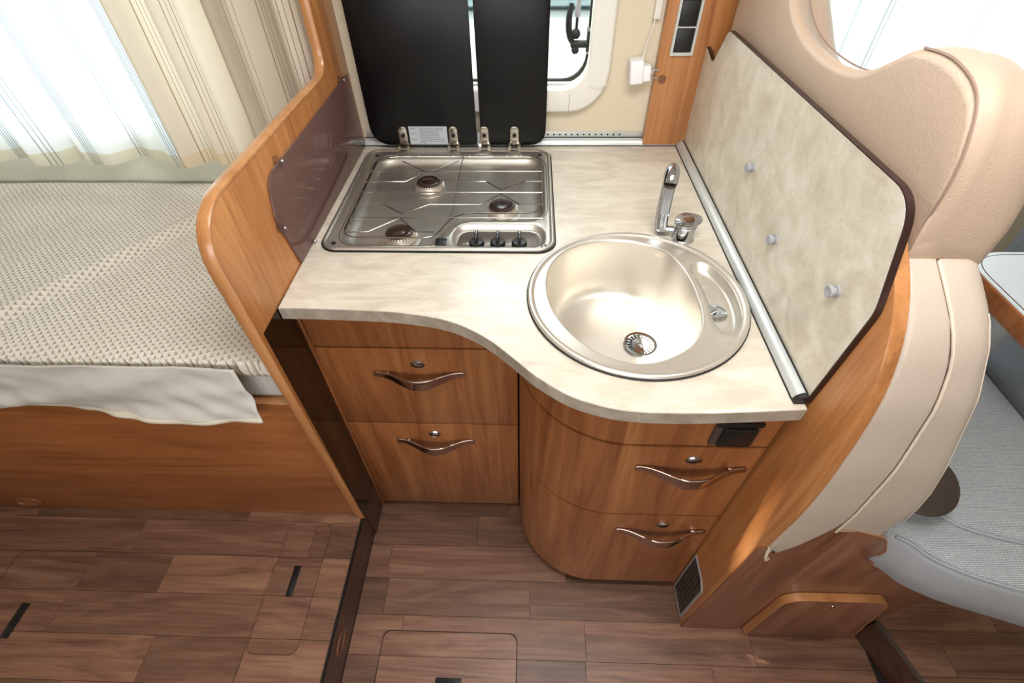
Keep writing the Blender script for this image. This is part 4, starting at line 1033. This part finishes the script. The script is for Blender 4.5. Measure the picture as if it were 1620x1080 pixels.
# ---------------------------------------------------------------- TAP
tp_ = thing('folding_tap', (0.334, 0.893, 0.92), 'chrome folding tap standing behind the sink', 'tap')
emit(lathe([(0.0245, 0), (0.0245, 0.002), (0.0225, 0.004), (0.0225, 0.030), (0.0232, 0.033), (0.020, 0.036), (0, 0.036)], (0.334, 0.893, 0.9202), n=40), 'body', 'chrome', tp_)
b = lathe([(0.0, 0), (0.0235, 0.0), (0.0255, 0.003), (0.0250, 0.007), (0.018, 0.0105), (0.008, 0.0115), (0.0, 0.0115)], (0, 0, 0), n=40)
rm = Matrix.Rotation(math.radians(-10), 3, 'Y') @ Matrix.Rotation(math.radians(6), 3, 'X')
for v in b.verts:
    if v.co.x > 0.0: v.co.x *= 1.22; v.co.y *= (1 - 0.3*max(0, v.co.x)/0.04)
    v.co = rm @ v.co + Vector((0.335, 0.894, 0.958))
emit(b, 'lever', 'chrome', tp_, smooth=50)
emit(tube([(0.318, 0.898, 0.937), (0.298, 0.905, 0.935)], 0.0075, n=16), 'elbow', 'chrome', tp_)
sp_path = catmull([(0.291, 0.905, 0.928), (0.287, 0.907, 0.937), (0.285, 0.912, 0.960), (0.286, 0.918, 1.000), (0.287, 0.922, 1.045)], 6)
def rectring(P, wx, wy): return [(P[0]+wx*(abs(math.cos(a))**0.5)*(1 if math.cos(a) > 0 else -1), P[1]+wy*(abs(math.sin(a))**0.5)*(1 if math.sin(a) > 0 else -1), P[2]) for a in [2*PI*(k+0.5)/20 for k in range(20)]]
n_ = len(sp_path)
b = loft([rectring(P, 0.0130+0.001*math.sin(i/(n_-1)*PI), 0.0085) for i, P in enumerate(sp_path)])
ar = emit(b, 'spout', 'chrome', tp_, smooth=50)
emit(box((0.2775, 0.9065, 0.970), (0.2945, 0.9115, 1.034), 0.001, rot=Matrix.Rotation(math.radians(-6), 3, 'X')), 'spout_inlay', 'grey_plastic', tp_)
hd = catmull([(0.2875, 0.925, 1.041), (0.2875, 0.926, 1.052), (0.2865, 0.920, 1.061), (0.284, 0.908, 1.063), (0.281, 0.896, 1.057), (0.279, 0.889, 1.048)], 4)
rr2 = [0.0115, 0.012, 0.0122, 0.0122, 0.0122, 0.012]
emit(tube(hd, [0.0142]*len(hd), n=24), 'nozzle', 'chrome', tp_)
emit(lathe([(0.0, 0), (0.0122, 0.0), (0.0122, 0.004), (0, 0.004)], (0.279, 0.889, 1.0435), n=20), 'aerator', 'ctrl', tp_)

# ---------------------------------------------------------------- ACRYLIC SCREEN
sc_ = thing('splash_screen', (-0.466, 1.05, 0.922), 'smoked brown acrylic splash screen beside the hob', 'screen')
so2 = rnd([(0.792, 0.9225, 0.01), (0.764, 1.040, 0.03), (0.790, 1.112, 0.045), (1.335, 1.112, 0.01), (1.335, 0.9225)], n=8)
emit(prism(so2, 'x', -0.4675, -0.4645, bev=0.0006), 'pane', 'acrylic', sc_)
for (y, z) in ((0.846, 1.116), (0.769, 1.022), (1.272, 1.116), (0.860, 0.930), (1.318, 0.935)):
    cl = emit(lathe([(0, 0), (0.0095, 0), (0.0095, 0.004), (0.006, 0.006), (0.006, 0.011), (0.0075, 0.012), (0, 0.013)], (-0.4695, y, z), 'x', n=18), 'clip', 'clear', sc_, label='clear plastic clip')
    emit(lathe([(0, 0), (0.003, 0.0), (0.002, 0.002), (0, 0.002)], (-0.4565, y, z), 'x', n=12), 'clip_screw', 'chrome', cl)

# ---------------------------------------------------------------- BENCH
bs = thing('dinette_bench', (0.75, 0.8, 0.0), 'bench with beige leather backrest, grey woven seat and brown wooden base', 'bench')
bo = rnd([(0.4562, 0.0), (0.4562, 0.60), (0.4564, 0.672), (0.575, 0.672, 0.03), (0.655, 0.640, 0.05), (0.690, 0.57, 0.03), (0.668, 0.530, 0.008), (0.76, 0.49), (0.905, 0.47), (0.905, 0.0)], n=6)
emit(prism(bo, 'y', 0.3655, 0.381, bev=0.001), 'end_board', 'wood_grey', bs)
eo = rnd([(0.456, 0.674), (0.577, 0.674, 0.03), (0.657, 0.642, 0.05), (0.692, 0.57, 0.03), (0.671, 0.5275)], n=6)
eo = [p for p in rnd([(0.456, 0.672), (0.575, 0.672, 0.03), (0.655, 0.640, 0.05), (0.690, 0.57, 0.03), (0.668, 0.530, 0.008), (0.4, 0.4)], n=8)][:-10]
ring = []
for i, p in enumerate(eo):
    a = Vector(eo[max(i-1, 0)]); c = Vector(eo[min(i+1, len(eo)-1)]); d = (c-a).normalized(); nn = Vector((-d.y, d.x))
    if nn.y < 0 and nn.x < 0: nn = -nn
    ring.append([(p[0], 0.3645, p[1]), (p[0]+nn.x*0.002, 0.3645, p[1]+nn.y*0.002), (p[0]+nn.x*0.002, 0.382, p[1]+nn.y*0.002), (p[0], 0.382, p[1])])
emit(loft(ring), 'edge_band', 'wood_band', bs, smooth=40)
pA, pB = Vector((0.9055, 0.366)), Vector((1.13, 0.445)); dd = (pB-pA).normalized(); nn = Vector((-dd.y, dd.x))*0.015
emit(prism([tuple(pA), tuple(pB), tuple(pB+nn), tuple(pA+nn)], 'z', QZ+0.0005, 0.47), 'angled_board', 'wood_grey', bs, smooth=0)
do = rnd([(0.600, 0.026), (0.597, 0.328, 0.045), (0.822, 0.328, 0.035), (0.878, 0.045, 0.008), (0.872, 0.026)], n=8)
ld = emit(prism(do, 'y', 0.3475, 0.3645, bev=0.001), 'locker_door', 'wood_grey', bs)
do2 = [p for p in rnd([(0.600, 0.026), (0.597, 0.328, 0.045), (0.822, 0.328, 0.035), (0.878, 0.045, 0.008), (0.872, 0.026)], n=8)][:-1]
ring = []
for i, p in enumerate(do2):
    a = Vector(do2[max(i-1, 0)]); c = Vector(do2[min(i+1, len(do2)-1)]); d = (c-a).normalized(); nn = Vector((-d.y, d.x))
    ring.append([(p[0], 0.3465, p[1]), (p[0]+nn.x*0.002, 0.3465, p[1]+nn.y*0.002), (p[0]+nn.x*0.002, 0.3645, p[1]+nn.y*0.002), (p[0], 0.3645, p[1])])
emit(loft(ring), 'edge_band', 'wood_band', ld, smooth=40)
emit(lathe([(0, 0), (0.006, 0.0), (0.005, 0.002), (0, 0.0022)], (0.712, 0.3475, 0.292), 'y', sgn=-1, n=16), 'lock', 'nickel', ld)

SZ = 0.60
fe = catmull([(x, y, 0) for x, y in ((0.459, 0.394), (0.60, 0.388), (0.672, 0.379), (0.712, 0.360), (0.738, 0.333), (0.790, 0.306), (0.860, 0.284), (0.96, 0.255), (1.09, 0.235))], 5)
fe = [(p.x, p.y) for p in fe]
def lower(p): return p
seatp = fe + [(1.10, 1.30), (0.459, 1.30)]
fl_ = [(p[0]+ (0.012 if p[0] < 0.7 else 0.0), p[1]-0.001) for p in fe]
b = B()
rings = []
for z, o_ in ((0.497, 0.004), (0.505, -0.002), (0.55, -0.004), (0.60, 0.0), (0.612, 0.004), (0.616, 0.010)):
    rings.append([(p[0], p[1], z) for p in offs(seatp, o_)])
sc2 = emit(loft(rings), 'seat_cushion', 'band', bs, smooth=50, label='grey seat cushion with smooth front band')
rings = []
for z, o_ in ((0.60, 0.008), (0.617, 0.007), (0.624, 0.014), (0.629, 0.03), (0.631, 0.06)):
    rings.append([(p[0], p[1], z) for p in offs(seatp, o_)])
emit(loft(rings), 'seat_pad', 'fabric', sc2, smooth=50)
emit(tube([(p[0], p[1]+0.006, 0.6165) for p in fe[12:]], 0.0028, n=8), 'piping', 'band', sc2)
# raised second panel of the seat with its welt
sp2 = catmull([(0.715, 0.470, 0.633), (0.757, 0.446, 0.634), (0.778, 0.417, 0.634), (0.818, 0.388, 0.634), (0.905, 0.364, 0.634), (1.08, 0.33, 0.632)], 6)
emit(tube(sp2, 0.0032, n=8), 'piping', 'band', sc2, label='grey welt across the seat')
pp = [(p.x, p.y) for p in sp2]; pad = pp + [(1.09, 1.28), (0.66, 1.28), (0.66, 0.52)]
emit(loft([[(q[0], q[1], z) for q in offs(pad, o_)] for z, o_ in ((0.628, 0.002), (0.636, 0.003), (0.641, 0.012), (0.643, 0.04))]), 'centre_pad', 'fabric', sc2, smooth=50)

# backrest: lofted in height; y of the near face follows the partition
def ynear(z):
    T = [(0.52, 0.376), (0.604, 0.362), (0.748, 0.359), (0.871, 0.366), (1.010, 0.386), (1.084, 0.410), (1.115, 0.428), (1.140, 0.456), (1.165, 0.488)]
    for a, c in zip(T, T[1:]):
        if z <= c[0]: return a[1]+(c[1]-a[1])*(z-a[0])/(c[0]-a[0])
    return T[-1][1]
def xseam(z):
    T = [(0.50, 0.555), (0.63, 0.550), (0.90, 0.541), (1.0, 0.533), (1.06, 0.526), (1.117, 0.510), (1.19, 0.49)]
    for a, c in zip(T, T[1:]):
        if z <= c[0]: return a[1]+(c[1]-a[1])*(z-a[0])/(c[0]-a[0])
    return T[-1][1]
def xfront(z):
    T = [(0.50, 0.66), (0.57, 0.672), (0.66, 0.668), (0.80, 0.650), (0.87, 0.632), (1.03, 0.592), (1.10, 0.572), (1.19, 0.545)]
    for a, c in zip(T, T[1:]):
        if z <= c[0]: return a[1]+(c[1]-a[1])*(z-a[0])/(c[0]-a[0])
    return T[-1][1]
def slab(fx0, fx1, z0, z1, r0, r1, yoff, nz=26, yfar=1.285, tip=None):
    rings = []
    for i in range(nz+1):
        z = z0+(z1-z0)*i/nz
        x0, x1 = fx0(z), fx1(z); y0 = ynear(z)+yoff
        if tip: x0, x1, y0 = tip(z, x0, x1, y0)
        pts = []
        ra, rb = r0, r1
        for k in range(7):
            a = PI + PI/2*k/6; pts.append((x0+ra+ra*math.cos(a), y0+ra+ra*math.sin(a), z))
        for k in range(7):
            a = 1.5*PI + PI/2*k/6; pts.append((x1-rb+rb*math.cos(a), y0+rb+rb*math.sin(a), z))
        pts += [(x1, yfar, z), (x0, yfar, z)]
        rings.append(pts)
    return loft(rings)
def tip_shell(z, x0, x1, y0):
    k = smooth2(0.72, 0.545, z)   # 1 at the bottom
    return x0, x1 - k*0.055, y0 - 0.004*k
bk = emit(slab(lambda z: 0.4575, lambda z: xseam(z)-0.0015, 0.545, 1.165, 0.010, 0.006, 0.0, tip=tip_shell), 'backrest', 'leather2', bs, smooth=50, label='beige leather backrest')
def tip_c(z, x0, x1, y0):
    k = smooth2(0.78, 0.63, z)
    return x0 - 0.0*k, x1 - k*0.010, y0 + 0.002*k
emit(slab(lambda z: xseam(z)+0.0015, xfront, 0.632, 1.165, 0.006, 0.028, 0.003, tip=tip_c), 'back_cushion', 'leather2', bk, smooth=50)
emit(tube([(xseam(z), ynear(z)+0.0005, z) for z in [0.672+(1.165-0.672)*k/24 for k in range(25)]], 0.0022, n=8), 'seam_piping', 'piping_light', bk)
b = B()
pts = [(xfront(z)-0.0085, ynear(z)+0.0105, z) for z in [0.70+(1.12-0.70)*k/60 for k in range(61)]]
emit(tube(pts, 0.0009, n=6), 'stitching', 'piping_light', bk)
emit(tube([(0.459, 0.359, 0.600), (0.459, 0.352, 0.575), (0.466, 0.352, 0.556), (0.476, 0.358, 0.548)], 0.0028, n=8), 'hem', 'piping_light', bk)
emit(lathe([(0, 0), (0.003, 0.0), (0.003, 0.0015), (0, 0.002)], (0.476, 0.361, 0.575), 'y', sgn=-1, n=12), 'rivet', 'rubber', bk)
# headrest: lofted along y
def htop(y):
    T = [(0.492, 1.190), (0.500, 1.245), (0.515, 1.298), (0.545, 1.336), (0.60, 1.351), (0.66, 1.346), (0.70, 1.322), (0.74, 1.298), (0.80, 1.284), (0.88, 1.281), (0.95, 1.288), (1.01, 1.306), (1.06, 1.335), (1.12, 1.37), (1.20, 1.38), (1.27, 1.36), (1.29, 1.28)]
    P = catmull([(a, c, 0) for a, c in T], 6)
    for a, c in zip(P, P[1:]):
        if y <= c.x: return a.y+(c.y-a.y)*(y-a.x)/max(1e-6, c.x-a.x)
    return P[-1].y
def hfront(y):
    T = [(0.492, 0.545), (0.50, 0.562), (0.52, 0.576), (0.56, 0.588), (0.66, 0.600), (0.74, 0.605), (0.88, 0.590), (1.0, 0.570), (1.12, 0.560), (1.25, 0.56), (1.29, 0.54)]
    for a, c in zip(T, T[1:]):
        if y <= c[0]: return a[1]+(c[1]-a[1])*(y-a[0])/(c[0]-a[0])
    return T[-1][1]
rings = []
ys = [0.492, 0.496, 0.502, 0.512, 0.525, 0.54, 0.56] + [0.58+0.7*k/90 for k in range(90)] + [1.28, 1.29]
for y in ys:
    zt = htop(y); xf = hfront(y); x0 = 0.4580; zb = 1.146 + 0.012*smooth2(0.52, 0.492, y)
    drop = 0.045*smooth2(0.62, 0.78, y)*smooth2(1.10, 0.98, y)   # saddle slopes to the front
    pts = []
    rB = 0.012; hgt = zt-zb
    fx = 0.085 - 0.035*smooth2(0.66, 0.80, y)*smooth2(1.12, 1.0, y); fz = min(0.105, hgt*0.62) - 0.045*smooth2(0.66, 0.80, y)*smooth2(1.12, 1.0, y)
    fx = min(fx, (xf-x0)*0.7); fz = max(fz, 0.012)
    pts += [(x0, y, zb), (x0, y, zb+hgt*0.33), (x0, y, zb+hgt*0.66)]
    for k in range(6):
        a = PI - PI/2*k/5; pts.append((x0+rB+rB*math.cos(a), y, zt-rB+rB*math.sin(a)))
    for q in (0.25, 0.5, 0.75):
        xx = x0+rB+(xf-fx-x0-rB)*q; pts.append((xx, y, zt-drop*q+0.004*math.sin(q*PI)+(0.0022*math.sin(y*190+q*2)*q if 0.74 < y < 1.06 else 0)))
    for k in range(11):
        a = PI/2 - PI/2*k/10; pts.append((xf-fx+fx*math.cos(a), y, zt-drop-fz+fz*math.sin(a)))
    for k in range(5):
        a = -PI/2*k/4; pts.append((xf-0.02+0.02*math.cos(a), y, zb-0.018+0.02+0.02*math.sin(a)))
    # small end bulge at the near side face
    rings.append(pts)
b = loft(rings)
# puff up the near face
for v in b.verts:
    if v.co.y < 0.5 and v.co.x > 0.47: v.co.y -= 0.0
hr = emit(b, 'headrest', 'leather', bs, smooth=60, label='beige leather headrest with dipped top')
sm = [(0.4600, 0.4985, 1.166), (0.4592, 0.4985, 1.215), (0.459, 0.502, 1.262), (0.4605, 0.516, 1.300), (0.462, 0.545, 1.337), (0.463, 0.60, 1.3515), (0.463, 0.655, 1.348)]
emit(tube(catmull(sm, 8), 0.0016, n=6), 'seam', 'piping', hr)
sm2 = [(0.463, y, 1.0) for y in ()]
pts = []
for k in range(40):
    y = 0.715+(1.10-0.715)*k/39; q = 0.14
    pts.append((0.4705+(0.020), y, htop(y)-0.045*smooth2(0.62, 0.78, y)*smooth2(1.10, 0.98, y)*0.1+0.0022))
emit(tube(pts, 0.0011, n=6), 'seam', 'piping', hr)
pts = [(hfront(y)-0.010, ynear(1.2)-0.006+0.0, 1.17+0.0) for y in (0.5,)]

# armrest pad
b = lathe([(0.0, 0)], (0, 0, 0)) if False else B()
bmesh.ops.create_uvsphere(b, u_segments=32, v_segments=18, radius=1.0)
rA = Matrix.Rotation(math.radians(-25), 3, 'Z') @ Matrix.Rotation(math.radians(18), 3, 'X')
for v in b.verts: v.co = rA @ Vector((v.co.x*0.060, v.co.y*0.062, v.co.z*0.010)) + Vector((0.728, 0.448, 0.697))
ap = emit(b, 'armrest', 'brown_plastic', bs, smooth=180, label='dark brown oval armrest end')

# ---------------------------------------------------------------- DINETTE BEYOND
tb = thing('dinette_table', (1.4, 0.7, 0.83), 'white dinette table top with wood edge at the right border', 'table')
TP = rrect(0.965, 0.66, 1.95, 0.925, 0.09, 8)
TP = rnd([(0.962, 0.60, 0.02), (0.962, 0.925, 0.10), (1.385, 0.925, 0.05), (1.385, 0.60, 0.05)], n=10)
emit(prism(TP, 'z', 0.825, 0.868, bev=0.004, seg=3), 'edge', 'wood_x', tb, label='orange wood edge')
emit(prism(offs(TP, 0.004), 'z', 0.868, 0.8690, bev=0.0), 'rim', 'table_top', tb)
emit(tube([(p[0], p[1], 0.8691) for p in offs(TP, 0.014)], 0.0010, closed=True, n=6), 'inlay_line', 'dark_edge', tb)
emit(prism(offs(TP, 0.0145), 'z', 0.8690, 0.8695), 'top', 'table_top', tb)
emit(tube([(1.132, 0.86, QZ), (1.132, 0.86, 0.825)], 0.03, n=20), 'leg', 'alu', tb)
ob = thing('opposite_bench', (1.35, 0.9, 0.3), 'blue-grey fabric bench across the dinette table', 'bench')
emit(box((1.165, 0.46, 0.42), (1.46, 1.24, 0.60), 0.03, 4), 'seat', 'fabric2', ob)
emit(box((1.40, 0.46, 0.60), (1.55, 1.24, 1.25), 0.04, 4), 'back', 'fabric2', ob)
emit(box((1.18, 0.47, QZ), (1.46, 1.30, 0.42)), 'base', 'wood_grey', ob, smooth=0)
